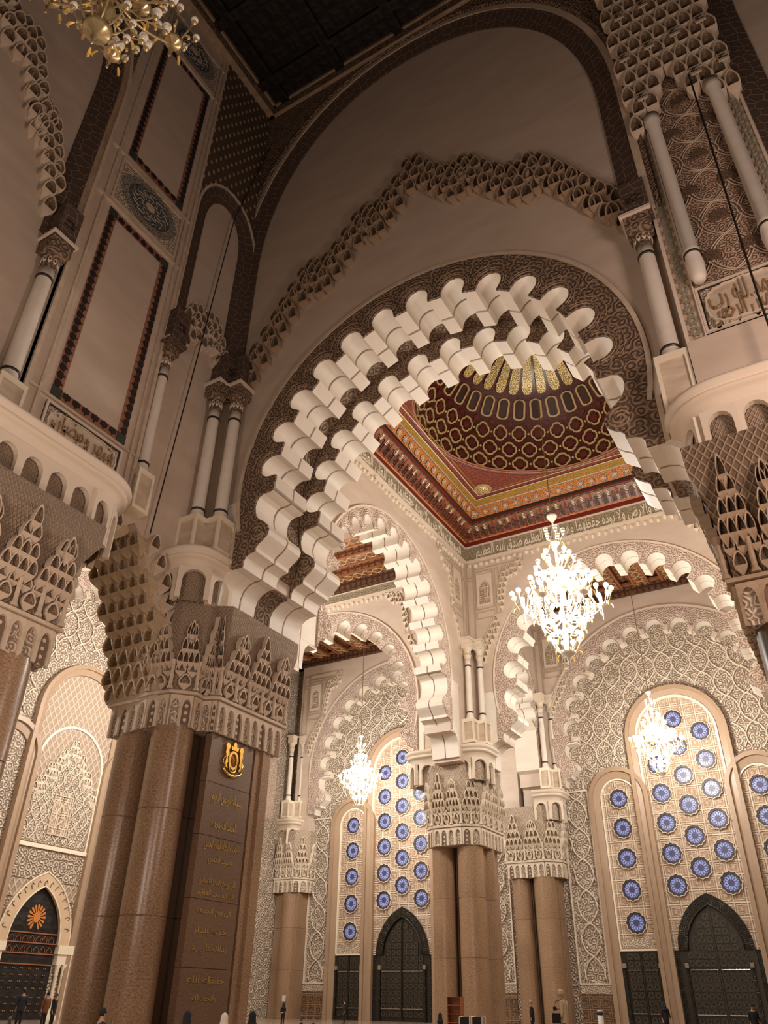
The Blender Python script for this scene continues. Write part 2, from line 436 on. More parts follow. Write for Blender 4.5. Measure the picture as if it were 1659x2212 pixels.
def colmesh(h, r, mt):
    k = (h, r, mt.name)
    if k not in COLM: COLM[k] = mesh_of(colonette(h, r), 'small_column', mt, True)
    return COLM[k]
def arcpanel(w, h, dep, mt):
    """arcade panel: plate with an arched recess"""
    m_ = MB(LOCF)
    op = [(-w*.36, 0.02), (-w*.36, h*.55)]+[(-w*.36*cos(pi*i/6), h*.55+h*.33*sin(pi*i/6)) for i in range(1, 6)]+[(w*.36, h*.55), (w*.36, .02)]
    outer = [(-w/2, 0), (-w*.36, 0)]+[(-w*.36, .02)]+op[1:-1]+[(w*.36, .02), (w*.36, 0), (w/2, 0), (w/2, h), (-w/2, h)]
    m_.prism(outer, 0, dep); return m_
PANM = {}
def panmesh(w, h, dep, mt):
    k = (round(w, 2), h, dep, mt.name)
    if k not in PANM: PANM[k] = mesh_of(arcpanel(w, h, dep, mt), 'arcade_panel', mt)
    return PANM[k]

def walk(path, step, start=None):
    """points and outward angle (outward = right of the direction) along a polyline"""
    out = []
    for a, b in zip(path[:-1], path[1:]):
        L = math.hypot(b[0]-a[0], b[1]-a[1]); n = max(1, round(L/step)); tx, ty = (b[0]-a[0])/L, (b[1]-a[1])/L
        for i in range(n):
            t = (i+.5)/n; out.append((a[0]+(b[0]-a[0])*t, a[1]+(b[1]-a[1])*t, ty, -tx, L/n))
    return out
def walk_even(path, step):
    S = [math.dist(a, b) for a, b in zip(path[:-1], path[1:])]; T = sum(S); n = max(1, round(T/step)); out = []
    for i in range(n):
        s = T*(i+.5)/n; k = 0
        while k < len(S)-1 and s > S[k]: s -= S[k]; k += 1
        a, b = path[k], path[k+1]; t = s/S[k]; tx, ty = (b[0]-a[0])/S[k], (b[1]-a[1])/S[k]
        out.append((a[0]+(b[0]-a[0])*t, a[1]+(b[1]-a[1])*t, ty, -tx, T/n))
    return out
def offs(path, d):
    """offset polyline to the right by d (mitred)"""
    n = len(path); N = []
    for a, b in zip(path[:-1], path[1:]):
        L = math.hypot(b[0]-a[0], b[1]-a[1]); N.append(((b[1]-a[1])/L, -(b[0]-a[0])/L))
    out = []
    for i, p in enumerate(path):
        if i == 0: v = N[0]; k = 1
        elif i == n-1: v = N[-1]; k = 1
        else:
            a, b = N[i-1], N[i]; v = (a[0]+b[0], a[1]+b[1]); l = math.hypot(*v); v = (v[0]/l, v[1]/l); k = 1/max(.5, v[0]*a[0]+v[1]*a[1])
        out.append((p[0]+v[0]*d*k, p[1]+v[1]*d*k))
    return out
def sweep(m_, path, prof):
    """profile [(offset, z)] swept along a plan path, closed behind"""
    rows = [[(x, y, z) for x, y in offs(path, o)] for o, z in prof]
    n = len(path); vs = [p for r in rows for p in r]; fs = []
    for i in range(len(rows)-1):
        for j in range(n-1): fs.append((i*n+j, i*n+j+1, (i+1)*n+j+1, (i+1)*n+j))
    m_.add(vs, fs, True)
def face_mtx(x, y, nx, ny, z, s=1):
    # local -Y (outwards) maps to (nx, ny)
    a = math.atan2(nx, -ny)
    return Matrix.Translation((x, y, z)) @ Matrix.Rotation(a, 4, 'Z') @ Matrix.Scale(s, 4)

# ------------------------------------------------------------------ builders
def lobe_profile(Rb, st, rl, nn=10):
    """lobed inner edge over one step: half a block, a lobe, half a block (local: arch centre at 0, top at +z)"""
    al = math.degrees(math.asin(rl/Rb)); Rf = Rb-.42
    lob = [(-rl*cos(pi*i/nn), Rb*cos(rad(al))+rl*1.02*sin(pi*i/nn)) for i in range(nn+1)]
    return al, Rf, lob
def scalloped_arch(par, mk, cu, cz, d_front, depths, Rb, st, rl, kmax, Rout, face_mat, Rband, skin=WHITE, groove=.12, leg=None, legcfg=None, facecol=None, fluted=False, frame=None):
    """mk(u, z, roll) gives the world matrix at depth 0 of the wall plane; pieces are shared meshes"""
    al, Rf, lob = lobe_profile(Rb, st, rl); ab = st/2-al
    def rot(a, r): return (r*sin(rad(a)), r*cos(rad(a)))
    # depths: list of (d0, d1) measured inwards from the face
    lobe_poly = [rot(a, Rout) for a in (-al, 0, al)]+lob[::-1]
    lobe_poly = [rot(-al, Rout), rot(0, Rout), rot(al, Rout)]+lob[::-1]
    blk_poly = [rot(-ab, Rout), rot(ab, Rout), rot(ab, Rf), rot(-ab, Rf)]
    meL = []; meB = []
    for d0, d1 in depths:
        m_ = MB(LOCF); m_.prism(lobe_poly, -d1, -d0); me = mesh_of(m_, 'arch_lobe', skin); autosmooth(me, .5); meL.append(me)
        m_ = MB(LOCF); m_.prism(blk_poly, -d1, -d0); meB.append(mesh_of(m_, 'arch_block', skin))
        if fluted:
            pass
    if len(depths) == 2:   # recessed joint between the two halves
        g0, g1 = depths[0][1], depths[1][0]
        m_ = MB(LOCF); m_.prism([rot(st/2, Rout), rot(0, Rout), rot(-st/2, Rout), rot(-st/2, Rf+.09), rot(-al-.3, Rf+.09)]+[(x*1.1, z+.09) for x, z in lob]+[rot(al+.3, Rf+.09), rot(st/2, Rf+.09)], -g1+.001, -g0-.001)
        mg = mesh_of(m_, 'arch_joint', JOINT)
        for k in range(-kmax, kmax+1): inst('arch_joint', mg, par, mk(cu, cz, rad(k*st)))
    for k in range(-kmax, kmax+1):
        for me in meL: inst('arch_lobe', me, par, mk(cu, cz, rad(k*st)))
    for k in range(-kmax-1, kmax+1):
        for me in meB: inst('arch_block', me, par, mk(cu, cz, rad((k+.5)*st)))
    # carved voussoirs on the face
    if face_mat:
        A = [rot(a, Rband) for a in (st/2, st/4, 0, -st/4, -st/2)]
        B = [rot(-st/2, Rf-.02), rot(-al, Rf-.02)]+lob+[rot(al, Rf-.02), rot(st/2, Rf-.02)]
        m_ = MB(LOCF); m_.prism(A+B, -depths[0][0], -depths[0][0]+.12)
        me = mesh_of(m_, 'carved_voussoir', face_mat)
        for k in range(-kmax, kmax+1): inst('carved_voussoir', me, par, mk(cu, cz, rad(k*st)))
        zc_ = Rb*cos(rad(al)); m_ = MB(LOCF)
        for q_, r_ in ((1.22, .03), (1.42, .022), (1.75, .022)):
            pts = [(x*q_, -depths[0][0]+.14, zc_+(z-zc_)*q_) for x, z in lob]
            m_.tube([p for p in pts if abs(math.degrees(math.atan2(p[0], p[2]))) < st/2-.15 and math.hypot(p[0], p[2]) < Rband-.05], r_, 4)
        me = mesh_of(m_, 'raised_line', CELLD if face_mat is DARKC else PLAST)
        for k in range(-kmax, kmax+1): inst('raised_line', me, par, mk(cu, cz, rad(k*st)))
    return al, Rf, ab
# profile of the foot of the arch (distance right of the centre, height), for lobes reaching 9.37
FOOT = [(8.36, -.55), (8.62, -.62), (8.95, -.6), (9.2, -.72), (9.36, -1.0), (9.4, -1.3), (9.34, -1.65), (9.2, -1.95), (8.98, -2.18), (8.7, -2.38),
        (8.47, -2.6), (8.34, -2.9), (8.4, -3.15), (8.62, -3.38), (8.92, -3.58), (9.05, -3.72), (9.05, -3.93), (9.4, -3.98), (9.62, -4.1), (9.74, -4.35), (9.75, -4.66),
        (10.2, -4.66), (10.55, -4.78), (10.85, -5.05), (11.0, -5.45), (11.05, -6.45)]
def arch_feet(par, fr_d, cu, cz, depths, scale_dx, dz, back, face_mat, Rband, face_d, z_end=-6.45, skin=WHITE, sides=(-1, 1), k=1.0):
    """the scroll, cove and corbel stone at each foot. fr_d: wall frame"""
    for sg in sides:
        pf = [(cu+sg*((x-9.37)*k+9.37-scale_dx), cz+z*1.0) for x, z in FOOT]
        top = [p for p, q in zip(pf, FOOT) if q[1] > -4.7]; bot = [(p[0], p[1]-.01) for p, q in zip(pf, FOOT) if q[1] <= -4.6 and q[0] > 9.8]
        for d0, d1 in depths:
            for nm, pts in (('scroll_block', top), ('corbel_block', bot)):
                m_ = MB(fr_d); bx = cu+sg*back
                m_.prism(pts+[(bx, pts[-1][1]), (bx, pts[0][1])], -d1, -d0)
                o = m_.build(nm, skin, par); autosmooth(o.data, .5)
        if len(depths) == 2:
            m_ = MB(fr_d); bx = cu+sg*back
            q_ = [(x+sg*.09, z) for x, z in pf]; m_.prism(q_+[(bx, q_[-1][1]), (bx, q_[0][1])], -depths[1][0]+.001, -depths[0][1]-.001); m_.build('arch_joint', JOINT, par)
        if face_mat:
            pts = [(pf[0][0], cz-.04)]+[p for p, q in zip(pf, FOOT) if q[1] > -4.6]
            m_ = MB(fr_d); bx = cu+sg*Rband
            pts = pts+[(pts[-1][0], cz-4.64), (bx, cz-4.64), (bx, cz-.04)]
            m_.prism(pts, face_d, face_d+.12)
            m_.build('carved_panel', face_mat, par)
            m_ = MB(fr_d); c = (cu+sg*(8.98-scale_dx), cz-2.95)   # volute
            sp = [(c[0]+sg*(-1)*(.1+.42*t/26)*cos(t*.55), face_d+.13, c[1]+(.1+.42*t/26)*sin(t*.55)) for t in range(27)]
            m_.tube(sp, .05, 5); m_.build('volute', CELLD if face_mat is DARKC else PLAST, par, True)

def engaged_column(x, y, zb, zt, r, label, nx=0, ny=0, capm=None, ped=None, box_h=2.0, group='marble colonnettes', top=1.9):
    t = thing('engaged_column', (x, y, zb), label, 'column', group)
    m_ = MB(); H = zt-zb
    m_.lathe((x, y, zb), [(r*1.25, 0), (r*1.3, .12), (r*1.1, .3), (r, .45), (r*.97, H*.5), (r*.92, H-.6), (r*.92, H)], 18)
    m_.build('shaft', WHITE, t, True)
    m_ = MB(); m_.lathe((x, y, zb), [(r*1.0, .52), (r*1.12, .55), (r*1.12, .63), (r*1.0, .66)], 18)
    m_.lathe((x, y, zb), [(r*.94, H-.62), (r*1.06, H-.6), (r*1.06, H-.5), (r*.94, H-.48)], 18); m_.build('ring', TILEK, t, True)
    m_ = MB(); m_.lathe((x, y, zt), [(r*.95, 0), (r*1.05, .5), (r*1.15, .75), (r*1.55, .95), (r*1.6, 1.1)], 16)
    a = r*1.5
    m_.box(x-a, x+a, y-a, y+a, zt+1.0, zt+1.75); m_.build('capital', capm or DARKC, t)
    for k in range(10):   # little leaves round the neck
        a_ = 2*pi*k/10
        inst('leaf', hoodmesh(.16, .4, .05, CELLP), t, face_mtx(x+r*1.0*cos(a_), y+r*1.0*sin(a_), cos(a_), sin(a_), zt+.6))
    m_ = MB(); b = r*1.9; m_.box(x-b, x+b, y-b, y+b, zt+1.75, zt+top); m_.build('abacus', PLAST, t)
    if ped:
        m_ = MB(); b = ped
        m_.box(x-b, x+b, y-b, y+b, zb-.28, zb); m_.box(x-b, x+b, y-b, y+b, zb-box_h, zb-box_h+.2)
        for sx in (-1, 1):
            for sy in (-1, 1): m_.box(x+sx*b-.14*(sx > 0), x+sx*b+.14*(sx < 0), y+sy*b-.14*(sy > 0), y+sy*b+.14*(sy < 0), zb-box_h+.2, zb-.28)
        m_.build('pedestal_frame', CREAM, t)
        m_ = MB(); m_.box(x-b+.08, x+b-.08, y-b+.08, y+b-.08, zb-box_h+.15, zb-.2); m_.build('pedestal_panel', CELLM, t)
    return t

def capital(path, z0, zl, zt, label, cm=None, lat=None, flare=.45, group='muqarnas pier capitals', peak=1.5, org_=None, zr=None):
    """the great muqarnas capital around a pier: arcade band z0..zl, cells above to zt"""
    cm = cm or CELLM; lat = lat or LATT
    cx = sum(p[0] for p in path)/len(path); cy = sum(p[1] for p in path)/len(path)
    t = thing('pier_capital', (cx, cy, z0), label, 'capital', group)
    m_ = MB(); H = zt-zl
    sweep(m_, path, [(-1.3, z0+.03), (-.6, z0+.02), (.05, z0+.02), (.05, zl-.05)]); m_.build('neck', STUCF, t)
    m_ = MB(); sweep(m_, path, [(.0, zl-.1), (.28, zl-.08), (.3, zl+.04), (.16, zl+.12), (.05, zl+.13)]); m_.build('ledge', cm, t)
    m_ = MB(); sweep(m_, path, [(.04, zl), (.1, zl+H*.3), (.3, zl+H*.62), (flare, zl+H*.8), (flare+.03, zt), (-.5, zt)]); m_.build('net_wall', lat, t)
    # arcade
    for i, (x, y, nx, ny, L) in enumerate(walk(offs(path, .05), .62)):
        inst('arcade_panel', panmesh(L, zl-z0-.12, .13, cm), t, face_mtx(x, y, nx, ny, z0))
        if i % 3 == 1:
            k_ = ('dot', round(L, 2))
            if k_ not in PANM:
                q_ = MB(LOCF); q_.box(-L*.4, L*.4, 0, .03, .03, zl-z0-.2); PANM[k_] = mesh_of(q_, 'dotted_panel', DOTS)
            inst('dotted_panel', PANM[k_], t, face_mtx(x, y, nx, ny, z0))
    # colonnettes and lower cells
    hb = H*.3
    for x, y, nx, ny, L in walk(offs(path, .12), peak*.62):
        inst('small_column', colmesh(round(hb, 2), .085, cm), t, face_mtx(x+nx*.12-ny*L/2, y+ny*.12+nx*L/2, nx, ny, zl+.1))
        inst('niche_cell', hoodmesh(L*.52, hb*.55, .2, cm), t, face_mtx(x, y, nx, ny, zl+hb*.62))
        inst('niche_cell', hoodmesh(L*.45, hb*.5, .16, cm), t, face_mtx(x-ny*L*.25, y+nx*L*.25, nx, ny, zl+hb*1.02))
        inst('niche_cell', hoodmesh(L*.45, hb*.5, .16, cm), t, face_mtx(x+ny*L*.25, y-nx*L*.25, nx, ny, zl+hb*1.02))
    ch = H*.2
    P1 = walk(offs(path, .16), peak)
    for q, (x, y, nx, ny, L) in enumerate(P1):
        big = 1 if q % 2 == 0 else .86
        for row, (cnt, zz, of_, dp) in enumerate(((4, .42, .02, .34), (3, .55, .1, .36), (2, .68, .2, .3), (1, .84*big+.02, .3, .24))):
            wv = L*.9/4.0
            for c in range(cnt):
                s_ = (c-(cnt-1)/2)*wv*(1.0 if row < 3 else 1)
                o_ = of_*flare/.45
                hh = ch*(1.0 if row < 3 else 1.35)
                z = zl+H*zz+(.12 if row == 2 else 0)
                inst('niche_cell', hoodmesh(wv*1.06, hh, dp, cm), t, face_mtx(x+nx*o_-ny*s_, y+ny*o_+nx*s_, nx, ny, z))
    return t

def balcony(path, z, label, under=None, r_in=.35, zlow=None, arch_w=.9, lat=None, skin=None):
    """rounded corbel moulding that carries the pilaster, with little arches below"""
    skin = skin or PLAST
    cx = sum(p[0] for p in path)/len(path); cy = sum(p[1] for p in path)/len(path)
    t = thing('corbel_balcony', (cx, cy, z), label, 'corbel', 'rounded corbels above the capitals')
    m_ = MB(); sweep(m_, path, [(-1.4, z+.66), (.02, z+.66), (.15, z+.6), (.2, z+.48), (.15, z+.36), (.02, z+.3), (.0, z+.26), (.06, z+.2), (.06, z+.12), (-.02, z+.05), (-.12, z+.02), (-.2, z-.06), (-.3, z-.2), (-.34, z-.36), (-.46, z-.38)])
    o = m_.build('moulding', skin, t); autosmooth(o.data, .9)
    m_ = MB(); sweep(m_, path, [(-.42, z-.36), (-.6, z-.38), (-.62, zlow)]); m_.build('net_band', lat or LATT, t)
    H = z-.36-zlow
    for x, y, nx, ny, L in walk_even(offs(path, -.5), arch_w):
        mm = MB(LOCF); w_ = L
        a = [(-w_*.36, 0), (-w_*.36, H*.62)]+[(-w_*.36*cos(pi*i/8), H*.62+min(w_*.42, H*.3)*sin(pi*i/8)) for i in range(1, 8)]+[(w_*.36, H*.62), (w_*.36, 0)]
        mm.prism([(-w_/2-.03, 0)]+a+[(w_/2+.03, 0), (w_/2+.03, H), (-w_/2-.03, H)], -.05, .2)
        k = ('arcpl', round(w_, 2), round(H, 2))
        if k not in PANM: PANM[k] = mesh_of(mm, 'arch_plate', skin)
        inst('arch_plate', PANM[k], t, face_mtx(x, y, nx, ny, zlow))
    return t

def rounded(pts, r, n=7):
    out = [pts[0]]
    for a, b, c in zip(pts[:-2], pts[1:-1], pts[2:]):
        va = Vector(a)-Vector(b); vc = Vector(c)-Vector(b); ra = min(r, va.length*.49 if len(pts) > 3 else r, vc.length*.95)
        p0 = Vector(b)+va.normalized()*ra; p1 = Vector(b)+vc.normalized()*ra
        for i in range(n+1):
            t = i/n; q = (1-t)**2*p0+2*t*(1-t)*Vector(b)+t*t*p1; out.append((q.x, q.y))
    out.append(pts[-1]); return out

def ribbon(par, mk, pts, w_, h_, dep, mt, rows=3, dz=.78, off=.0):
    """stepped chain of muqarnas cells along a polyline of (u, z) given for the top row"""
    ch = 0
    for a, b in zip(pts[:-1], pts[1:]):
        L = math.hypot(b[0]-a[0], b[1]-a[1]); n = max(1, round(abs(b[0]-a[0])/(w_*.92)) if abs(b[0]-a[0]) > abs(b[1]-a[1])*.5 else round(L/(h_*.8)))
        for i in range(n):
            t = (i+.5)/n; u = a[0]+(b[0]-a[0])*t; z = a[1]+(b[1]-a[1])*t
            for r in range(rows):
                uu = u+(w_*.5 if r % 2 else 0)
                inst('niche_cell', hoodmesh(w_*(1.04 if r != 1 else .98), h_*(1.0 if r < rows-1 else 1.15), dep*(.7 if r == 0 else 1.0 if r < rows-1 else .75), mt), par,
                     mk(uu, z-r*h_*dz, 0) @ Matrix.Translation((0, -off, 0)))
            ch += 1
    return ch

def granite_shaft(par, x, y, r, z0, z1, joints, mt=GRAN, a0=0, a1=2*pi, n=26):
    zs = [z0]+[j for j in joints if z0 < j < z1]+[z1]
    for a, b in zip(zs[:-1], zs[1:]):
        m_ = MB(); m_.lathe((x, y, 0), [(r-.03, a), (r, a+.03), (r, b-.03), (r-.03, b)], n, a0, a1)
        o = m_.build('drum', mt, par); autosmooth(o.data, .6)
def plan_prism(poly, z0, z1, name, mt, par, joints=()):
    zs = [z0]+[j for j in joints if z0 < j < z1]+[z1]
    for a, b in zip(zs[:-1], zs[1:]):
        m_ = MB(lambda u, d, z: (u, z, d)); m_.prism(poly, a, b-(.02 if b < z1 else 0)); m_.build(name, mt, par)

def straight_strip(m_, x0, x1, y0, y1, d0, d1): m_.box(x0, x1, d0, d1, y0, y1)
def frame_rect(m_, u0, u1, z0, z1, w_, d0, d1):
    m_.box(u0, u0+w_, d0, d1, z0, z1); m_.box(u1-w_, u1, d0, d1, z0, z1); m_.box(u0+w_, u1-w_, d0, d1, z1-w_, z1); m_.box(u0+w_, u1-w_, d0, d1, z0, z0+w_)

# rosette windows
def rosette_meshes(R):
    n = 12; out = [(R*(1+.06*cos(n*a))*sin(a), R*(1+.06*cos(n*a))*cos(a)) for a in [2*pi*i/96 for i in range(96)]]
    cusp = []
    for i in range(n):
        for t in range(6):
            a = 2*pi*(i+t/6)/n; rr = R*(1.0-.07*abs(sin(pi*t/6))**.6)*1.0
            rr = R*(.93+.09*abs(cos(pi*t/6))**2.5)
            cusp.append((rr*sin(a), rr*cos(a)))
    inn = [(R*.76*sin(2*pi*i/48), R*.76*cos(2*pi*i/48)) for i in range(48)]
    m_ = MB(LOCF); m_.prism(cusp, 0, .14, [inn]); fr = mesh_of(m_, 'rosette_frame', LEAD)
    rim = [(x*1.07, z*1.07) for x, z in cusp]
    m_ = MB(LOCF); m_.strip(cusp, rim, 0, .2, closed=True); rm = mesh_of(m_, 'plaster_rim', PLAST)
    m_ = MB(LOCF); m_.prism(inn, 0, .04); tr = mesh_of(m_, 'tracery', LEADB)
    m_ = MB(LOCF)
    for i in range(n):
        a = 2*pi*i/n
        m_.prism([((lr*sin(a)+lu*cos(a)), (lr*cos(a)-lu*sin(a))) for lr, lu in [(R*(.46+.17*cos(q)), R*.088*sin(q)*(1+.25*cos(q))) for q in [2*pi*t/10 for t in range(10)]]], .04, .07)
        b = a+pi/n; m_.prism([(R*.66*sin(b)+R*.075*sin(q), R*.66*cos(b)+R*.075*cos(q)) for q in [2*pi*t/7 for t in range(7)]], .04, .07)
        m_.prism([(R*.7*sin(a)+R*.035*sin(q), R*.7*cos(a)+R*.035*cos(q)) for q in [2*pi*t/5 for t in range(5)]], .04, .07)
    gl = mesh_of(m_, 'glass_pane', GLASS)
    return rm, fr, gl, tr
ROS = rosette_meshes(.86)
def rosette(mk, par_fn, u, z, label, group):
    M = mk(u, z, 0) @ Matrix.Translation((0, -.08, 0)); p = M.translation
    t = thing('rosette_window', tuple(p), label, 'window', group)
    for nm, me in zip(('plaster_rim', 'rosette_frame', 'glass_pane', 'tracery'), ROS): inst(nm, me, t, M)
    return t

# ================================================================== THE SETTING
FL = 0.15
XW, YW, YB = -25.8, 25.0, 31.3       # left nave wall, arch wall (front / back)
Y2, Y3 = 57.7, 60.7                  # second arch wall
XB = -28.8
YF = 75.5; XL = -57.0
CX, CZ = -13.15, 23.98               # centre of the great arch
m_ = MB(); m_.box(-60, 20, -22, 78, FL-.3, FL); m_.build('floor', FLOORM, kind='structure')

# ---- arch wall facing the viewer
Rout = 9.75
hole = [(CX-11.25, 17.5), (CX-11.25, 19.4), (CX-Rout-.1, 19.4)]+arc(CX, CZ, Rout, -98, 98, 40)+[(CX+Rout+.1, 19.4), (CX+11.25, 19.4), (CX+11.25, 17.5)]
F1 = FY(YW)
m_ = MB(F1); m_.prism([(-29.0, 17.5)]+hole+[(16, 17.5), (16, 60.4), (-29.0, 60.4)], -(YB-YW), 0)
wall1 = m_.build('wall_front', MARBLE, kind='structure')
def trim(name, mb, mt, par=None, **k): return mb.build(name, mt, par, kind='structure' if par is None else None, **k)
# tall blind arch: inner edge of the dark band
tb = tall_arch(-13.6, 11.35, 41.5, 57.1, 2.15, 40); tb = [(CX-11.25+.0, 31.6)]+tb[0:]+[(-2.05, 31.6)]
tb[0] = (tb[1][0], 31.6); tb[-1] = (tb[-2][0], 31.6)
def grow(pts, d):
    n = len(pts); out = []
    for i, p in enumerate(pts):
        a = pts[max(0, i-1)]; b = pts[min(n-1, i+1)]; L = math.hypot(b[0]-a[0], b[1]-a[1]) or 1
        out.append((p[0]-(b[1]-a[1])/L*d, p[1]+(b[0]-a[0])/L*d))
    return out
b1 = grow(tb, 1.0); b2 = grow(tb, 1.35); b3 = grow(tb, 1.6)
m_ = MB(F1); m_.strip(tb, b1, 0, .55, dA=.12); trim('dark_band', m_, DARKB, wall1)
m_ = MB(F1); m_.strip(b1, b2, 0, .62); trim('arch_moulding', m_, CELLM, wall1)
m_ = MB(F1); m_.strip(b2, b3, 0, .72, dA=.55); trim('arch_moulding', m_, DARKC, wall1)
sp = [p for p in b3 if p[1] > 32]
spand = sp+[(min(sp[-1][0], -.95), sp[-1][1]), (-.95, 58.9), (-25.7, 58.9), (-25.7, sp[0][1])]
spand = [(max(-25.7, min(p[0], -.95)), min(p[1], 58.8)) for p in spand]
m_ = MB(F1); m_.prism([(max(p[0], -25.68), min(p[1], 58.7)) for p in sp if -25.7 < p[0] < -13]+[(-13.0, 58.7+.1), (-13, 58.9), (-25.7, 58.9), (-25.7, [p for p in sp if -25.7 < p[0]][0][1])], 0, .6)
trim('spandrel', m_, DARKC, wall1)
m_ = MB(F1); m_.prism([(p[0], min(p[1], 58.7)) for p in sp if p[0] >= -13]+[(-.95, sp[-1][1]), (-.95, 58.9), (-13, 58.9), (-13, 58.8)], 0, .6)
trim('spandrel', m_, DARKC, wall1)
fr0 = thing('calligraphy_frieze', (-12, 24.4, 59.6), 'brown carved calligraphy frieze under the dark ceiling on the arch wall', 'frieze')
m_ = MB(F1); m_.box(-25.7, 16, 0, .7, 58.9, 60.3); m_.build('frieze_ground', DARKC, fr0)
m_ = MB(F1); m_.box(-25.7, 16, 0, .85, 58.8, 58.95); m_.box(-25.7, 16, 0, .85, 60.1, 60.4); m_.build('frieze_moulding', CELLD, fr0)
VERSE = arabic('السموات والارض ولا يوده حفظهما وهو العلي العظيم صدق الله العظيم')
VERSE2 = VERSE
text(VERSE2+' '+VERSE2, MY(-12.5, YW-.72, 59.5), 1.2, CELLD, fr0, width=25)
# marble joints of the lunette are real pieces: courses of slabs above the great arch
# great scalloped arch, two orders
ga = thing('scalloped_arch', (CX, YW, 17.5), 'huge double scalloped horseshoe arch of white stone lobes with brown carved faces', 'arch')
mkW1 = lambda u, z, r=0: MY(u, YW, z, r)
ST = 13.9
scalloped_arch(ga, mkW1, CX, CZ, 0, [(-.05, 1.4), (1.53, 2.6)], 8.68, ST, .67, 6, Rout+.05, DARKC, 10.45)
arch_feet(ga, F1, CX, CZ, [(-.05, 1.4), (1.53, 2.6)], 0, 0, 11.3, DARKC, 10.4, .05)
scalloped_arch(ga, mkW1, CX, CZ, 0, [(3.9, 4.95), (5.07, 6.32)], 8.68, ST, .67, 6, Rout+.05, DARKC, 9.78)
arch_feet(ga, F1, CX, CZ, [(3.9, 4.95), (5.07, 6.32)], 0, 0, 11.3, DARKC, 9.78, -3.9)
m_ = MB(F1); m_.strip(arc(CX, CZ, 9.55, -100, 100, 50), arc(CX, CZ, 9.85, -100, 100, 50), -3.9, -2.55); m_.build('recess_soffit', DARKC, ga)
for sg in (-1, 1):
    m_ = MB(F1); m_.prism([(CX+sg*x, CZ+z) for x, z in ((9.5, -1.2), (9.55, -3.5), (9.95, -4.2), (10.0, -4.7), (10.4, -4.75), (10.85, -5.1), (11.1, -5.6), (11.12, -6.44), (11.3, -6.44), (11.3, -1.2))], -3.9, -2.6); m_.build('recess_block', DARKC, ga)
m_ = MB(F1); m_.tube([(u, -3.75, z) for u, z in arc(CX, CZ, 9.45, -98, 98, 50)], .06, 5); m_.build('recess_bead', DARKC, ga, True)
m_ = MB(F1); m_.strip(arc(CX, CZ, 10.42, -104, 104, 50), arc(CX, CZ, 10.62, -104, 104, 50), 0, .22); m_.build('archivolt_moulding', CELLM, ga)
for x_ in (-10.62, 10.42):
    m_ = MB(F1); m_.box(CX+x_, CX+x_+.2, 0, .22, 19.4, 21.5); m_.build('archivolt_moulding', CELLM, ga)
# muqarnas ribbon across the lunette
rb = thing('muqarnas_ribbon', (CX, YW-.3, 40), 'stepped zigzag muqarnas ribbon across the marble above the great arch', 'ornament')
half = [(0, 45.8), (1.4, 43.6), (2.6, 42.4), (3.5, 43.0), (4.9, 41.0), (6.2, 39.7), (7.3, 40.2), (8.6, 38.2), (9.6, 36.4), (10.4, 35.2), (10.9, 34.2)]
cxr = -13.35
ribbon(rb, lambda u, z, r: MY(u, YW, z, r), [(cxr+x, z) for x, z in half], .62, 1.25, .55, CELLD, 4, .62)
ribbon(rb, lambda u, z, r: MY(u, YW, z, r), [(cxr-x, z) for x, z in reversed(half)], .62, 1.25, .55, CELLD, 4, .62)
# capitals of the blind arch band: dark blocks with square lettering
def kufic(par, M, s, mt=TILEK, seed=1):
    rnd = random.Random(seed); m_ = MB(LOCF)
    for i in range(5):
        for j in range(4):
            if rnd.random() < .6: m_.box((-.5+i*.2)*s, (-.5+i*.2+.13)*s, 0, .03, (-.35+j*.19)*s, (-.35+j*.19+.1)*s)
    m_.box(-.5*s, .5*s, 0, .03, -.37*s, -.33*s)
    me = mesh_of(m_, 'square_lettering', mt); inst('square_lettering', me, par, M)
for x in (-24.55, -1.65):
    m_ = MB(F1); m_.box(x-.55, x+.55, 0, 1.05, 30.95, 33.2); m_.box(x-.62, x+.62, 0, 1.1, 30.8, 31.0); trim('springer_block', m_, DARKB, wall1)
    kufic(wall1, MY(x, YW-1.06, 32.0), .7, seed=3)

# ---- left nave wall
F2 = FX(XW)
nar = [(17.3, 17.5), (17.3, 13)]
hole2 = [(17.4, 17.5), (18.6, 17.5), (20.35, 19.9), (22.1, 17.5)]
m_ = MB(F2); m_.prism([(-22, 17.5), (17.4, 17.5), (20.4, 20.3), (23.6, 17.5), (25.0, 17.5), (25.0, 60.4), (-22, 60.4)], -3.2, 0)
wall2 = m_.build('wall_left', MARBLE, kind='structure')
# narrow blind arch beside the corner
na = [(20.55, 31.2)]+tall_arch(22.2, 1.65, 42.6, 45.6, 2.0, 16)+[(23.85, 31.2)]
na2 = grow(na, .95); na3 = grow(na, 1.12)
na2 = [(max(19.55, min(24.95, p[0])), p[1]) for p in na2]
m_ = MB(F2); m_.strip(na, na2, 0, .45, dA=.1); trim('dark_band', m_, DARKB, wall2)
m_ = MB(F2); m_.strip(na2, [(max(19.5, min(25, p[0])), p[1]) for p in na3], 0, .52); trim('arch_moulding', m_, CELLM, wall2)
up = [(max(19.5, min(24.99, p[0])), p[1]) for p in na3 if p[1] > 42.5]
m_ = MB(F2); m_.prism(up+[(24.99, 58.9), (19.5, 58.9)], 0, .4); trim('diamond_field', m_, DASH, wall2)
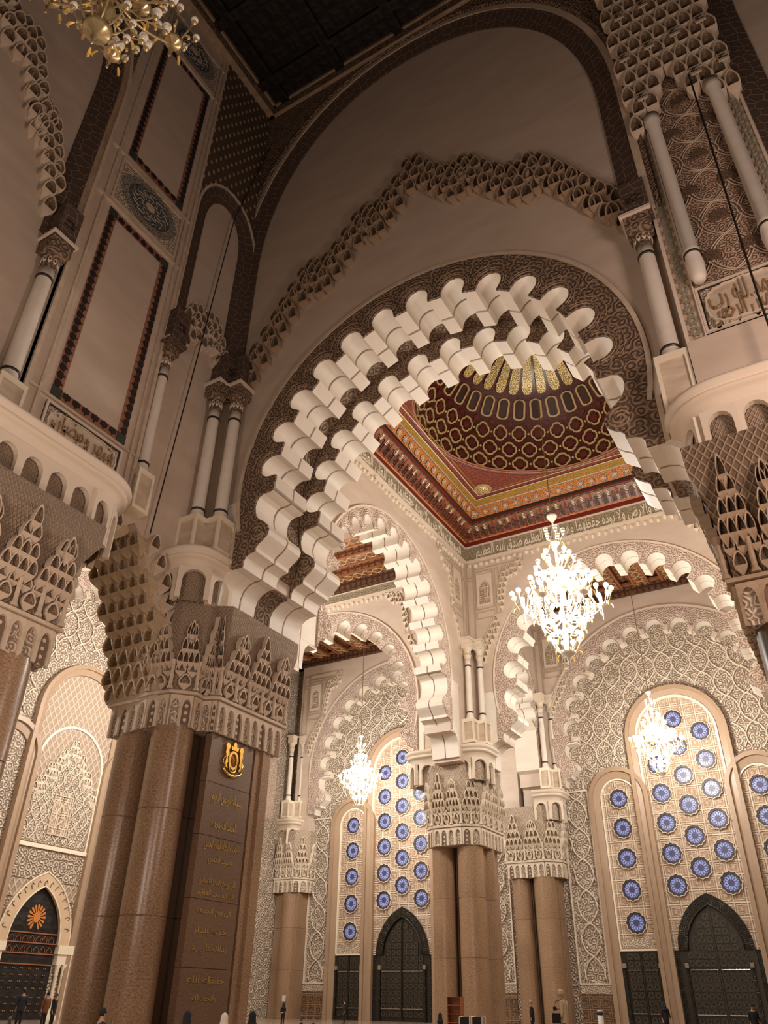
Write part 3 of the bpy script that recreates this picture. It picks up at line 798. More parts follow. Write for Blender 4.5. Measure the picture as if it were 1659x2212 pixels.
# pilaster with framed panels
pil = thing('panelled_pilaster', (XW, 16.4, 20), 'tall marble pilaster with mosaic-framed panels on the left nave wall', 'pilaster')
m_ = MB(F2); m_.box(13.1, 19.5, 0, .28, 20.1, 58.9); m_.build('pilaster_slab', MARBLE, pil)
m_ = MB(F2)
for a, b in ((13.1, 13.28), (19.3, 19.5), (13.75, 13.87), (18.95, 19.05)): m_.box(a, b, 0, .42, 21.0, 58.9)
for z in (23.28, 36.55, 40.55, 53.4, 57.2, 21.0): m_.box(13.3, 19.3, 0, .4, z, z+.14)
m_.build('pilaster_moulding', CELLM, pil)
def mosaic_panel(par, mkf, Fr, u0, u1, z0, z1, d):
    wd = .52
    m_ = MB(Fr); frame_rect(m_, u0, u1, z0, z1, wd, d, d+.03); m_.build('mosaic_ground', TILER, par)
    t_ = MB(LOCF); t_.prism([(-.17, -.2), (.05, -.2), (.05, -.07), (.19, 0), (.05, .09), (.05, .17), (-.17, .2), (-.24, 0)], 0, .05); me = mesh_of(t_, 'mosaic_tile', TILEK)
    c_ = MB(LOCF); c_.box(-wd/2, wd/2, 0, .06, -wd/2, wd/2); mc = mesh_of(c_, 'mosaic_corner', TILEG)
    n = int((z1-z0-wd)/.47); 
    for i in range(1, n):
        z = z0+wd/2+(z1-z0-wd)*i/n
        for u, r in ((u0+wd/2, 0), (u1-wd/2, pi)): inst('mosaic_tile', me, par, mkf(u, z, r) @ Matrix.Translation((0, -.03, 0)))
    n = int((u1-u0-wd)/.47)
    for i in range(1, n):
        u = u0+wd/2+(u1-u0-wd)*i/n
        for z, r in ((z0+wd/2, pi/2), (z1-wd/2, -pi/2)): inst('mosaic_tile', me, par, mkf(u, z, r) @ Matrix.Translation((0, -.03, 0)))
    for u in (u0+wd/2, u1-wd/2):
        for z in (z0+wd/2, z1-wd/2): inst('mosaic_corner', mc, par, mkf(u, z, 0))
mkP = lambda u, z, r=0: MX(XW+.28, u, z, r)
FP = FX(XW+.28)
mosaic_panel(pil, mkP, FP, 14.35, 18.6, 23.5, 36.3, 0)
mosaic_panel(pil, mkP, FP, 14.4, 18.6, 40.95, 53.2, 0)
for zc, k in ((38.65, 0), (55.4, 1)):
    m_ = MB(FP); m_.box(14.25, 18.75, 0, .05, zc-1.65, zc+1.65); m_.build('roundel_ground', STUCF, pil)
    m_ = MB(FP); frame_rect(m_, 14.15, 18.85, zc-1.75, zc+1.75, .14, 0, .12); m_.build('roundel_frame', CELLM, pil)
    rp = []
    for i in range(96):
        a = 2*pi*i/96; r_ = 1+.04*cos(a*24); rp.append((16.5+2.0*r_*sin(a), zc+1.55*r_*cos(a)))
    m_ = MB(FP); m_.prism(rp, .05, .1); m_.build('roundel_border', mat('grey_carving', (.38, .34, .28), (.16, .14, .12), 'arab', 3.0, .7, bump=.04), pil)
    m_ = MB(FP); m_.prism([(16.5+1.5*sin(2*pi*i/48), zc+1.15*cos(2*pi*i/48)) for i in range(48)], .1, .14); m_.build('roundel_disc', BLUEK, pil)
    m_ = MB(FP); m_.prism([(16.5+.32*sin(2*pi*i/24)*(1+.12*cos(i*pi)), zc+.26*cos(2*pi*i/24)*(1+.12*cos(i*pi))) for i in range(24)], .14, .18); m_.build('roundel_boss', CELLM, pil)
    for q in range(14):
        a = 2*pi*q/14; m_ = MB(FP)
        pts = [(16.5+(.5+.85*t/8)*sin(a+.25*sin(t*.9)), .15, zc+(.4+.65*t/8)*cos(a+.25*sin(t*.9))) for t in range(9)]
        m_.tube(pts, .035, 4); m_.build('roundel_scroll', mat('grey_line', (.4, .37, .32)), pil, True)
# calligraphy cartouche
def cartouche(name, Fr, mkf, u0, u1, z0, z1, label, words, cat='panel'):
    c = Fr((u0+u1)/2, 0, (z0+z1)/2)
    t = thing(name, c, label, cat, 'calligraphy cartouches'); h = z1-z0
    m_ = MB(Fr); m_.box(u0, u1, 0, .06, z0, z1); m_.build('cartouche_ground', STUCF, t)
    m_ = MB(Fr); frame_rect(m_, u0, u1, z0, z1, .1, 0, .16); m_.build('cartouche_frame', PLAST, t)
    m_ = MB(Fr); frame_rect(m_, u0+.1, u1-.1, z0+.1, z1-.1, .06, 0, .1); m_.build('cartouche_line', TILEK, t)
    oc = []
    cu, cz = (u0+u1)/2, (z0+z1)/2; a_, b_ = (u1-u0)/2-.28, h/2-.24
    for i in range(80):
        a = 2*pi*i/80; ex = 2/3.2
        oc.append((cu+a_*math.copysign(abs(cos(a))**ex, cos(a))*(1-.025*abs(sin(a*10))), cz+b_*math.copysign(abs(sin(a))**ex, sin(a))*(1-.05*abs(sin(a*10)))))
    m_ = MB(Fr); m_.prism(oc, .06, .1); m_.build('cartouche_field', CELLM, t)
    oc2 = [(cu+(p[0]-cu)*1.04, cz+(p[1]-cz)*1.06) for p in oc]
    m_ = MB(Fr); m_.strip(oc, oc2, .05, .17, closed=True); m_.build('cartouche_rim', PLAST, t)
    for w_, zz, ww, sz in words:
        M = mkf(cu, cz+zz*h, 0) @ Matrix.Translation((0, -.11, 0)); text(arabic(w_), M, sz*h, TXTD, t, .05, .0, width=(u1-u0)*ww)
    return t
cartouche('calligraphy_cartouche', FP, mkP, 14.3, 18.55, 21.3, 23.1, 'brown calligraphy cartouche under the mosaic panel on the left pilaster', [('شهر رمضان', .15, .78, .75), ('الذي انزل فيه', -.15, .8, .68)])
# upper parts of the next bay on the left
lb = tall_arch(1.0, 10.6, 43.5, 56.8, 2.1, 40); lb = [(lb[0][0], 31.4)]+lb+[(lb[-1][0], 31.4)]
lb1 = grow(lb, 1.0); lb2 = grow(lb, 1.3); lb3 = grow(lb, 1.5)
m_ = MB(F2); m_.strip(lb, lb1, 0, .55, dA=.12); trim('dark_band', m_, DARKB, wall2)
m_ = MB(F2); m_.strip(lb1, lb2, 0, .62); trim('arch_moulding', m_, CELLD, wall2)
m_ = MB(F2); m_.strip(lb2, lb3, 0, .7); trim('arch_moulding', m_, CELLM, wall2)
q = [p for p in lb3 if p[1] > 40 and p[0] > 1]
m_ = MB(F2); m_.prism([(min(p[0], 13.05), min(58.7, p[1])) for p in q]+[(13.08, q[-1][1]), (13.08, 58.9), (1.0, 58.9)], 0, .45); trim('spandrel', m_, DARKC, wall2)
fr1 = thing('calligraphy_frieze', (XW+.3, 12, 59.6), 'brown carved calligraphy frieze under the dark ceiling on the left nave wall', 'frieze')
m_ = MB(F2); m_.box(-5, 24.99, 0, .7, 58.9, 60.3); m_.build('frieze_ground', DARKC, fr1)
m_ = MB(F2); m_.box(-5, 24.99, 0, .85, 58.8, 58.95); m_.box(-5, 24.99, 0, .85, 60.1, 60.4); m_.build('frieze_moulding', CELLD, fr1)
text(VERSE2+' '+VERSE2, MX(XW+.72, 12.5, 59.5), 1.2, CELLD, fr1, width=24)
rb2 = thing('muqarnas_ribbon', (XW+.3, 6, 38), 'stepped muqarnas ribbon on the leftmost marble lunette', 'ornament')
ribbon(rb2, lambda u, z, r: MX(XW, u, z, r), [(1.0, 46.5), (3.4, 45.4), (5.6, 44.4), (6.9, 42.5), (7.7, 43.2), (8.6, 40.8), (9.5, 38.8), (9.9, 39.3), (10.7, 37.0), (11.3, 35.2)], .62, 1.15, .6, CELLM, 4, .62)
rb3 = thing('muqarnas_ribbon', (XW+.3, 22.2, 32), 'small muqarnas ribbon across the narrow blind arch beside the corner', 'ornament')
ribbon(rb3, lambda u, z, r: MX(XW, u, z, r), [(20.2, 33.8), (21.2, 35.8), (22.2, 35.6), (22.6, 36.4), (23.4, 35.0), (24.2, 33.4)], .5, 1.0, .5, CELLM, 4, .62)
for y in (23.9, 12.35, 19.85):
    m_ = MB(F2); m_.box(y-.5, y+.5, 0, 1.05, 30.95, 33.2); m_.box(y-.57, y+.57, 0, 1.1, 30.8, 31.0); trim('springer_block', m_, DARKB, wall2)
    kufic(wall2, MX(XW+1.06, y, 32.0), .62, seed=5)

# ---- nave ceiling
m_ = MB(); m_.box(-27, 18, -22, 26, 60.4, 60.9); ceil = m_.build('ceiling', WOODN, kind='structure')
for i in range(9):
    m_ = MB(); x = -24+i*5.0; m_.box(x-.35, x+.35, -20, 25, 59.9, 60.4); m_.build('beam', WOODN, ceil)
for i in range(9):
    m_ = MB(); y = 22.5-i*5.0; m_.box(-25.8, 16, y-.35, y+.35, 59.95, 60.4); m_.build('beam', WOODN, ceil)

# ---- right pier pilaster with its muqarnas hood
FR = FY(YW-.3)
rp_ = thing('niche_pilaster', (1.8, YW-.3, 20), 'wide pilaster at the right with a net-carved niche below a muqarnas hood', 'pilaster')
m_ = MB(FR); m_.box(-1.1, 3.75, -.2, 0, 22.6, 58.9); m_.build('pilaster_slab', CELLM, rp_)
m_ = MB(FR)
for a, b in ((-1.14, -1.0), (3.66, 3.8), (-.42, -.36), (3.1, 3.18)): m_.box(a, b, 0, .16, 22.7, 58.0)
m_.box(-1.1, 3.75, 0, .16, 22.55, 22.75); m_.build('pilaster_moulding', PLAST, rp_)
m_ = MB(FR); m_.box(-1.0, -.42, 0, .05, 22.9, 37.5); m_.box(3.2, 3.66, 0, .05, 22.9, 42); m_.box(-.4, 3.7, 0, .05, 22.75, 23.4); m_.build('chain_band', mat('chain_ground', (.6, .44, .33)), rp_)
star = MB(LOCF); star.prism([((.24 if i % 2 else .16)*sin(pi*i/8), (.3 if i % 2 else .2)*cos(pi*i/8)) for i in range(16)], 0, .08, [[(.1*sin(2*pi*i/8), .12*cos(2*pi*i/8)) for i in range(8)]])
ms = mesh_of(star, 'chain_star', mat('grey_green_plaster', (.3, .27, .2)))
for i in range(24): inst('chain_star', ms, rp_, MY(-.71, YW-.35, 23.2+i*.6))
for i in range(26): inst('chain_star', ms, rp_, MY(3.42, YW-.35, 23.2+i*.6))
for i in range(6): inst('chain_star', ms, rp_, MY(-.0+i*.68, YW-.35, 23.08))
# recessed net field with real ogee cords and lobed pockets
ZN0, ZN1 = 26.2, 47
m_ = MB(FR); m_.box(-.36, 3.1, .0, .06, 26.1, 50); m_.build('niche_field', mat('rose_carving', (.66, .46, .33), (.27, .16, .1), 'arab', 3.2, .75, bump=.06), rp_)
per = 1.55; hgt = 2.15
CORDD = mat('cord_dark_brown', (.17, .1, .06), rough=.7)  # dark brown middle cord between two paler ones
def strand(k, r_, d, mt):
    for ph in range(-2, 4):
        for sg in (-1, 1):
            run = []; z = ZN0; m_ = MB(FR); ok = False
            while z < ZN1:
                s_ = sin(2*pi*(z-ZN0)/(hgt*2)); s_ = math.copysign(abs(s_)**.75, s_)
                u = 1.35+ph*per+(per/2)*sg*s_+k
                if -.3 < u < 3.05: run.append((u, d, z))
                else:
                    if len(run) > 2: m_.tube(run, r_, 4); ok = True
                    run = []
                z += .14
            if len(run) > 2: m_.tube(run, r_, 4); ok = True
            if ok: m_.build('net_cord', mt, rp_, True)
strand(0, .055, .07, CORDD); strand(-.075, .032, .12, CELLM); strand(.075, .032, .12, CELLM)
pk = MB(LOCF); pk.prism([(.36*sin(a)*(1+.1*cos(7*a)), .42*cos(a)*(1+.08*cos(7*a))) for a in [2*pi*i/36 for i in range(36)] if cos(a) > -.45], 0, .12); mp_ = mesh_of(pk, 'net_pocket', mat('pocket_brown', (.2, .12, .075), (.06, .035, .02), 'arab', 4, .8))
for j in range(10):
    for i in range(3):
        u = .575+i*per-(per/2 if j % 2 else 0)
        if -.1 < u < 2.8: inst('net_pocket', mp_, rp_, MY(u, YW-.37, ZN0+hgt*.5+j*hgt))
for x, zt in ((-.05, 36.8), (2.8, 37.3)):
    m_ = MB(); m_.lathe((x, YW-.75, 0), [(.2, 25.95), (.3, 26.2), (.36, 26.9), (.3, 27.4), (.34, 27.5), (.34, 27.7), (.29, 27.8), (.29, zt-.2), (.36, zt), (.4, zt+.5)], 16); m_.build('engaged_shaft', WHITE, rp_, True)
    m_ = MB(); m_.lathe((x, YW-.75, 0), [(.3, 27.42), (.36, 27.44), (.36, 27.5), (.3, 27.52)], 16); m_.build('shaft_ring', TILEK, rp_)
# hood: tiers that step up and outwards round a pointed opening
tile = MB(LOCF); tile.box(-.24, .24, 0, .07, -.3, .3); mt_ = mesh_of(tile, 'letter_tile', CELLM)
for row in range(18):
    z = 37.9+row*1.18
    for c in range(8):
        u = -.75+c*.62+(.31 if row % 2 else 0)
        base = 37.4+3.4*max(0, 1-abs(u-1.1)/1.7)   # pendants reach lower at both sides
        if z < base-.2 or u > 3.8: continue
        o_ = min(1.6, .25+.11*row)
        inst('niche_cell', hoodmesh(.62, 1.7, .6, CELLM), rp_, MY(u, YW-.3-o_*.55+abs(u-1.7)*0.03, z))
        if row % 3 == 1 and c % 2 == 0:
            inst('letter_tile', mt_, rp_, MY(u+.31, YW-.86-o_*.55, z-.25)); kufic(rp_, MY(u+.31, YW-.94-o_*.55, z-.25), .4, TILEK, 11)
cartouche('calligraphy_cartouche', FR, lambda u, z, r=0: MY(u, YW-.3, z, r), -.35, 3.2, 23.5, 25.95, 'calligraphy cartouche below the net-carved niche on the right pilaster', [('الحمد لله رب', .15, .78, .72), ('العالمين الرحمن', -.15, .8, .66)])
# next lunette at the far right edge
nb = [(5.0, 31)]+tall_arch(15.4, 10.4, 43.5, 56.8, 2.1, 30)[:16]
nb1 = grow(nb, 1.2)
m_ = MB(F1); m_.strip(nb, nb1, 0, .5, dA=.1); trim('dark_band', m_, DARKB, wall1)

# ================================================================== NAVE PIERS
JO = [4.3, 8.1]
ZC = 11.6
main_path = [(-28.95, 24.15), (-26.3, 23.75), (-25.2, 23.9), (-24.55, 24.6), (-24.65, 25.3), (-24.15, 25.5), (-24.0, 25.6), (-24.0, 30.2), (-28.9, 30.2)]
cap_main = capital(main_path, ZC, 13.1, 17.55, 'great muqarnas capital over the corner granite pier with the gold crest', peak=1.45)
pm = thing('granite_pier', (-26, 26.5, FL), 'clustered brown granite pier carrying a gold crest and gilded tablet', 'pier', 'granite piers')
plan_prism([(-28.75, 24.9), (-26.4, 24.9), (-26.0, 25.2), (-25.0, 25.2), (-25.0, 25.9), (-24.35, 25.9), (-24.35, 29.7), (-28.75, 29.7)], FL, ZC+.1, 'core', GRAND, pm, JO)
granite_shaft(pm, -27.85, 24.75, .85, FL, ZC+.1, JO)
granite_shaft(pm, -25.5, 24.65, .92, FL, ZC+.1, [4.25, 8.2])
def tablet_slabs():
    zs = [FL, 2.6, 5.0, 7.4, 9.55, ZC]
    for a, b in zip(zs[:-1], zs[1:]):
        m_ = MB(); m_.box(-24.4, -24.05, 25.62, 28.55, a, b-.02); m_.build('tablet_slab', mat('tablet_granite', (.33, .2, .12), (.11, .065, .04), 'grain', .7, .35), pm)
    m_ = MB(); m_.box(-24.4, -24.1, 28.75, 29.2, FL, ZC); m_.box(-24.4, -23.98, 29.2, 29.75, FL, ZC); m_.build('side_slab', GRAN, pm)
tablet_slabs()
MT = lambda u, z, r=0: MX(-24.05, u, z, r)
# crest: crown, shield with star, two lions, ribbon
cr = thing('gold_crest', (-24.0, 27.1, 10.7), 'gold heraldic crest with star, crown and two lions on the granite tablet', 'crest')
FT = FX(-24.04); cu, cz = 27.12, 10.72
m_ = MB(FT); m_.prism([(cu+.34*sin(a)*(1 if cos(a) > -.2 else .8), cz-.02+.42*cos(a)) for a in [2*pi*i/28 for i in range(28)]], 0, .08, [[(cu+.22*sin(a), cz-.02+.3*cos(a)) for a in [2*pi*i/20 for i in range(20)]]]); m_.build('shield_rim', GOLD, cr)
m_ = MB(FT); m_.prism([(cu+.22*sin(a), cz-.02+.3*cos(a)) for a in [2*pi*i/20 for i in range(20)]], 0, .03); m_.build('shield_field', mat('crest_brown', (.25, .1, .03), metal=.5, rough=.4), cr)
S5 = [(cu+.17*sin(2*pi*2*i/5), cz-.06+.17*cos(2*pi*2*i/5)) for i in range(6)]
m_ = MB(FT); m_.tube([(a, .07, b) for a, b in S5], .018, 5); m_.build('star', GOLD, cr)
m_ = MB(FT); m_.prism([(cu-.22, cz+.42), (cu+.22, cz+.42), (cu+.27, cz+.62), (cu+.13, cz+.56), (cu+.1, cz+.72), (cu, cz+.84), (cu-.1, cz+.72), (cu-.13, cz+.56), (cu-.27, cz+.62)], 0, .1); m_.build('crown', GOLD, cr)
for sg in (-1, 1):
    L = [(.36, -.42), (.5, -.4), (.56, -.2), (.52, .05), (.6, .25), (.56, .42), (.62, .56), (.52, .68), (.38, .64), (.33, .5), (.4, .38), (.36, .2), (.44, .05), (.38, -.15), (.46, -.26)]
    m_ = MB(FT); m_.prism([(cu+sg*x, cz+z) for x, z in L], 0, .1); m_.build('lion', GOLD, cr)
    m_ = MB(FT); m_.tube([(cu+sg*(.58+.1*sin(t*.9)), .06, cz-.3+t*.09) for t in range(8)], .03, 5); m_.build('lion_tail', GOLD, cr, True)
    m_ = MB(FT); m_.tube([(cu+sg*.34, .06, cz+.3), (cu+sg*.2, .06, cz-.02-.45), (cu+sg*.05, .06, cz-.55), (cu-sg*.1, .06, cz-.5)], .035, 5); m_.build('horn', GOLD, cr, True)
m_ = MB(FT); m_.tube([(cu-.62, .06, cz-.42), (cu-.5, .06, cz-.58), (cu-.2, .06, cz-.68), (cu, .06, cz-.7), (cu+.2, .06, cz-.68), (cu+.5, .06, cz-.58), (cu+.62, .06, cz-.42)], .06, 6); m_.build('ribbon', GOLD, cr, True)
lines = [('بسم الله الرحمن الرحيم', 9.0, 2.0, .5), ('الحمد لله وحده', 7.9, 1.6, .5), ('صاحب الجلاله الملك الحسن', 7.1, 2.2, .5), ('مسجد الحسن', 6.55, 1.5, .42), ('كان وضع الحجر الاساس', 5.7, 2.3, .36), ('هذا المسجد العظيم', 5.25, 2.3, .34),
         ('في يوم الجمعه', 4.6, 2.1, .32), ('مدينه الدار', 3.9, 2.2, .32), ('وذلك علي يد', 3.3, 2.1, .32), ('حفظه الله', 2.2, 2.2, .34), ('والحمد لله', 1.6, 1.4, .3)]
DGOLD = mat('worn_gilding', (.6, .4, .14), rough=.4, metal=.6)
ins = thing('gilded_inscription', (-24.0, 27.1, 5), 'worn gilded lines of arabic writing cut in the granite tablet', 'inscription')
for s_, z, wd, sz in lines:
    text(arabic(''.join(c for c in s_ if c in AR or c == ' ')), MT(27.1, z) @ Matrix.Translation((0, -.01, 0)), sz, DGOLD, ins, .01, width=wd)

# left pier
lp_path = [(-28.8, 8.6), (-24.25, 8.6), (-24.25, 16.6), (-28.8, 16.6)]
capital(lp_path, ZC, 13.1, 17.7, 'muqarnas capital at the left edge over the nearest granite pier', peak=1.6, flare=.7)
pl = thing('granite_pier', (-26.5, 12.5, FL), 'dark brown granite pier at the left edge of the picture', 'pier', 'granite piers')
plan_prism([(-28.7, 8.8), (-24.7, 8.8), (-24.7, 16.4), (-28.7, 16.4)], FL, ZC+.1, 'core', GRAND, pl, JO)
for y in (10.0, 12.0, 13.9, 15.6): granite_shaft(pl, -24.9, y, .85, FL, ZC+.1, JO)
balcony(rounded([(-23.6, 4.0), (-23.6, 18.9), (-26.2, 19.3)], 2.3), 19.75, 'rounded corbel moulding at the left above the nearest capital', zlow=17.3, arch_w=1.15)
# corner balcony
balcony(rounded([(-26.6, 22.55), (-23.75, 22.6), (-23.7, 25.6)], 1.6), 19.3, 'rounded corbel under the pair of colonnettes in the corner', zlow=17.3, arch_w=1.5)
# right pier
rpth = [(-1.5, 31.2), (-1.5, 23.7), (9, 23.7)]
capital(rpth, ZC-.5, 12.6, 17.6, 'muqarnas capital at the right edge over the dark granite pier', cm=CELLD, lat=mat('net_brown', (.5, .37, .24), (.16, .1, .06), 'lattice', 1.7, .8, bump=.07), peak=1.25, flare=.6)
pr = thing('granite_pier', (2, 27, FL), 'unlit dark granite pier at the right edge of the picture', 'pier', 'granite piers')
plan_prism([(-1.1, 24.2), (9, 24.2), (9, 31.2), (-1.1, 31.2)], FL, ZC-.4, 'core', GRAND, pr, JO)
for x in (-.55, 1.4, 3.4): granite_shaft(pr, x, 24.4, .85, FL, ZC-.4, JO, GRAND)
balcony(rounded([(-2.5, 25.6), (-2.4, 22.9), (9, 22.9)], 2.2), 19.3, 'rounded corbel at the right under the niche pilaster', zlow=17.2, arch_w=1.15)
m_ = MB(); m_.box(-1.1, 9, 23.7, 25, 19.9, 22.6); trim('cove_slab', m_, MARBLE, wall1)

engaged_column(-25.25, 23.65, 22.0, 29.1, .33, 'white marble colonnette at the corner, standing on the left wall side', ped=.62, capm=DARKC)
engaged_column(-24.35, 24.35, 22.0, 29.1, .33, 'white marble colonnette at the corner, standing on the arch wall side', ped=.62, capm=DARKC)
engaged_column(-1.75, 24.4, 22.5, 29.1, .36, 'white marble colonnette to the right of the great arch', ped=.62, capm=DARKC, box_h=2.6)
engaged_column(-25.3, 12.35, 22.4, 29.1, .36, 'white marble colonnette at the far left of the panelled pilaster', ped=.62, capm=DARKC, box_h=2.2)
engaged_column(-25.45, 19.85, 22.6, 29.3, .28, 'slim marble colonnette half hidden behind the panelled pilaster', ped=.5, capm=DARKC, box_h=2.2)

# lambrequin opening between the left pier and the corner pier
lam = thing('lambrequin_arch', (-27.4, 20.5, 13), 'stepped muqarnas arch hanging between the left pier and the corner pier', 'arch')
prof = [(24.0, 12.9), (23.9, 14.0), (23.6, 15.2), (23.1, 16.3), (22.55, 17.3), (22.0, 18.2), (21.4, 19.0), (20.9, 19.9)]
for sg in (-1, 1):
    P = [(20.4+sg*(u-20.4), z) for u, z in prof]
    m_ = MB(F2); m_.prism(P+[(20.4+sg*.2, 20.3), (20.4+sg*3.2, 20.3), (20.4+sg*3.2, 12.9)], -3.1, -.02); m_.build('intrados', CELLM, lam)
    k = 0
    for z in [12.95+.78*i for i in range(9)]:
        for a, b in zip(prof[:-1], prof[1:]):
            if a[1] <= z <= b[1]:
                u = a[0]+(b[0]-a[0])*(z-a[1])/(b[1]-a[1]); break
        for c in range(5):
            x = XW-.25-c*.66-(.33 if k % 2 else 0)
            M = face_mtx(x, 20.4+sg*(u-20.4+.05), 0, -sg, z+1.0)
            inst('niche_cell', hoodmesh(.68, 1.3, .68, mat('muqarnas_amber', (.6, .46, .31), (.45, .33, .21), 'veins', 2, .75)), lam, M)
        inst('niche_cell', hoodmesh(.6, 1.15, .4, CELLM), lam, MX(XW, 20.4+sg*(u-20.4+.3), z+1.0, 0))
        k += 1
# long cables
for nm, pts, r_, lb_ in (('hanging_cable', [(-25.0, 24.6, 56), (-25.25, 22.5, 44.5), (-25.3, 21.0, 19.9)], .035, 'thin black cable running down the left wall past the narrow blind arch'),
                    ('hanging_cable', [(2.0, 23.6, 38.2), (1.6, 22.9, 23), (1.6, 22.9, 19)], .045, 'thin black chandelier cable in front of the right niche')):
    m_ = MB(); m_.tube(pts, r_, 6, True); m_.build(nm, CABLE, label=lb_, cat='cable')
# upper right cable hangs straight down from the ceiling of the niche hood

# ================================================================== AISLES
def ceiling_bay(x0, x1, y0, y1, z, along, label_n):
    m_ = MB(); m_.box(x0, x1, y0, y1, z+1.6, z+1.9); c = m_.build('ceiling', WOOD, kind='structure')
    # carved cornice
    for (a, b, p, q) in ((x0, x1, y1-.9, y1), (x0, x1, y0, y0+.9), (x0, x0+.9, y0, y1), (x1-.9, x1, y0, y1)):
        m_ = MB(); m_.box(a, b, p, q, z, z+1.0); m_.build('cornice', WOODD, c)
    for (a, b, p, q) in ((x0, x1, y1-1.2, y1), (x0, x1, y0, y0+1.2), (x0, x0+1.2, y0, y1), (x1-1.2, x1, y0, y1)):
        m_ = MB(); m_.box(a, b, p, q, z+1.0, z+1.25); m_.build('cornice_rail', WOODP, c)
    if along == 'x': n = max(2, round((y1-y0)/2.9))
    else: n = max(2, round((x1-x0)/2.9))
    for i in range(n):
        if along == 'x':
            yy = y0+(y1-y0)*(i+.5)/n; bx = (x0, x1, yy-.72, yy+.72); pl_ = (x0, x1, yy-.55, yy+.55); r_ = [(x0, x1, yy+s*.72-.09, yy+s*.72+.09) for s in (-1, 1)]
        else:
            xx = x0+(x1-x0)*(i+.5)/n; bx = (xx-.72, xx+.72, y0, y1); pl_ = (xx-.55, xx+.55, y0, y1); r_ = [(xx+s*.72-.09, xx+s*.72+.09, y0, y1) for s in (-1, 1)]
        m_ = MB(); m_.box(*bx, z+.85, z+1.6); m_.build('beam', WOOD, c)
        m_ = MB()
        for q in r_: m_.box(*q, z+.75, z+.95)
        m_.build('beam_edge', WOODP, c)
        if label_n:
            # interlaced straps under each beam
            m_ = MB(); L = (x1-x0) if along == 'x' else (y1-y0); k = 0; s = 0
            while s < L:
                for sg in (-1, 1):
                    pts = [(s, sg*.0), (s+.35, sg*.4), (s+.75, sg*.4), (s+1.1, 0)]
                    P3 = [((x0+a, yy+b, z+.84) if along == 'x' else (xx+b, y0+a, z+.84)) for a, b in pts]
                    m_.tube(P3, .045, 4, True)
                s += 1.1
            o = m_.build('strapwork', TAN, c, kind='stuff')
    return c
ceiling_bay(-56.9, XB+.6, YB, Y2, 36.0, 'x', True)
ceiling_bay(-56.9, XB+.6, Y2+2.3, YF-.6, 36.9, 'y', True)
ceiling_bay(XW, -1.0, Y2+2.3, YF-.6, 37.3, 'y', True)
ceiling_bay(-56.9, -29.1, 5, YB, 37.2, 'x', False)

# ---- second arch wall (y = 57.7) and the aisle wall (x = -25.8)
F3 = FY(Y2); F4 = FX(XW)
C2 = CX; CA = -40.9; CYL = 44.5; CYL2 = 67.9
def arch_hole(c, R, foot, zc=CZ): return [(c-foot, 17.5), (c-foot, 19.4), (c-R, 19.4)]+arc(c, zc, R, -97, 97, 36)+[(c+R, 19.4), (c+foot, 19.4), (c+foot, 17.5)]
m_ = MB(F3); m_.prism([(-28.8, 17.5), (XW+.0, 17.5)]+arch_hole(C2, 9.95, 11.5)+[(3, 17.5), (3, 37.6), (-28.8, 37.6)], -2.25, 0)
wall3 = m_.build('wall_middle', MARBLE, kind='structure')
m_ = MB(F3); m_.prism([(-57, 17.5)]+arch_hole(CA, 9.75, 11.2)+[(-28.8, 17.5), (-28.8, 37.6), (-57, 37.6)], -2.25, 0)
wall3b = m_.build('wall_middle_left', MARBLE, kind='structure')
m_ = MB(F4); m_.prism([(YB+.02, 17.5)]+arch_hole(CYL, 9.1, 10.65, 24.2)+[(Y2, 17.5), (Y2, 37.6), (YB+.02, 37.6)], -2.25, 0)
wall4 = m_.build('wall_aisle', MARBLE, kind='structure')
m_ = MB(F4); m_.prism([(Y3+.02, 17.5), (Y3+.1, 17.5)]+arch_hole(CYL2, 5.6, 6.3, 26.5)+[(YF-1.2, 17.5), (YF-1.2, 37.6), (Y3+.02, 37.6)], -2.25, 0)
wall5 = m_.build('wall_aisle_far', MARBLE, kind='structure')
m_ = MB(); m_.box(-1.0, 2.0, YB, YF, 17.5, 37.6); m_.build('wall_right', MARBLE, kind='structure')
DEP = [(-.03, 1.1), (1.2, 2.28)]
def std_arch(Fr, mk, cu, R9, loc, label, bw=.75, cz=CZ, back=11.6, sides=(-1, 1), scale=1.0, zdx=0.0, st=ST, rl=.76):
    a_ = thing('scalloped_arch', loc, label, 'arch')
    Rb = R9-.75
    scalloped_arch(a_, mk, cu, cz, 0, DEP, Rb, st, rl, 6, R9+.42, PINK, R9+bw)
    arch_feet(a_, Fr, cu, cz, DEP, 9.37-R9, 0, back, PINK, R9+bw, .03, sides=sides)
    m_ = MB(Fr); m_.strip(arc(cu, cz, R9+bw-.02, -104, 104, 50), arc(cu, cz, R9+bw+.13, -104, 104, 50), 0, .18); m_.build('archivolt_moulding', PLAST, a_)
    return a_
std_arch(F3, lambda u, z, r=0: MY(u, Y2, z, r), C2, 9.6, (C2, Y2, 17.5), 'scalloped white arch behind the large chandelier')
std_arch(F3, lambda u, z, r=0: MY(u, Y2, z, r), CA, 9.35, (CA, Y2, 17.5), 'scalloped white arch at the far end of the left aisle bay', back=11.3)
std_arch(F4, lambda u, z, r=0: MX(XW, u, z, r), CYL, 8.75, (XW, CYL, 17.5), 'scalloped white arch seen obliquely left of the domed bay', cz=24.2, back=10.75, rl=.67, st=14.0, bw=.5)
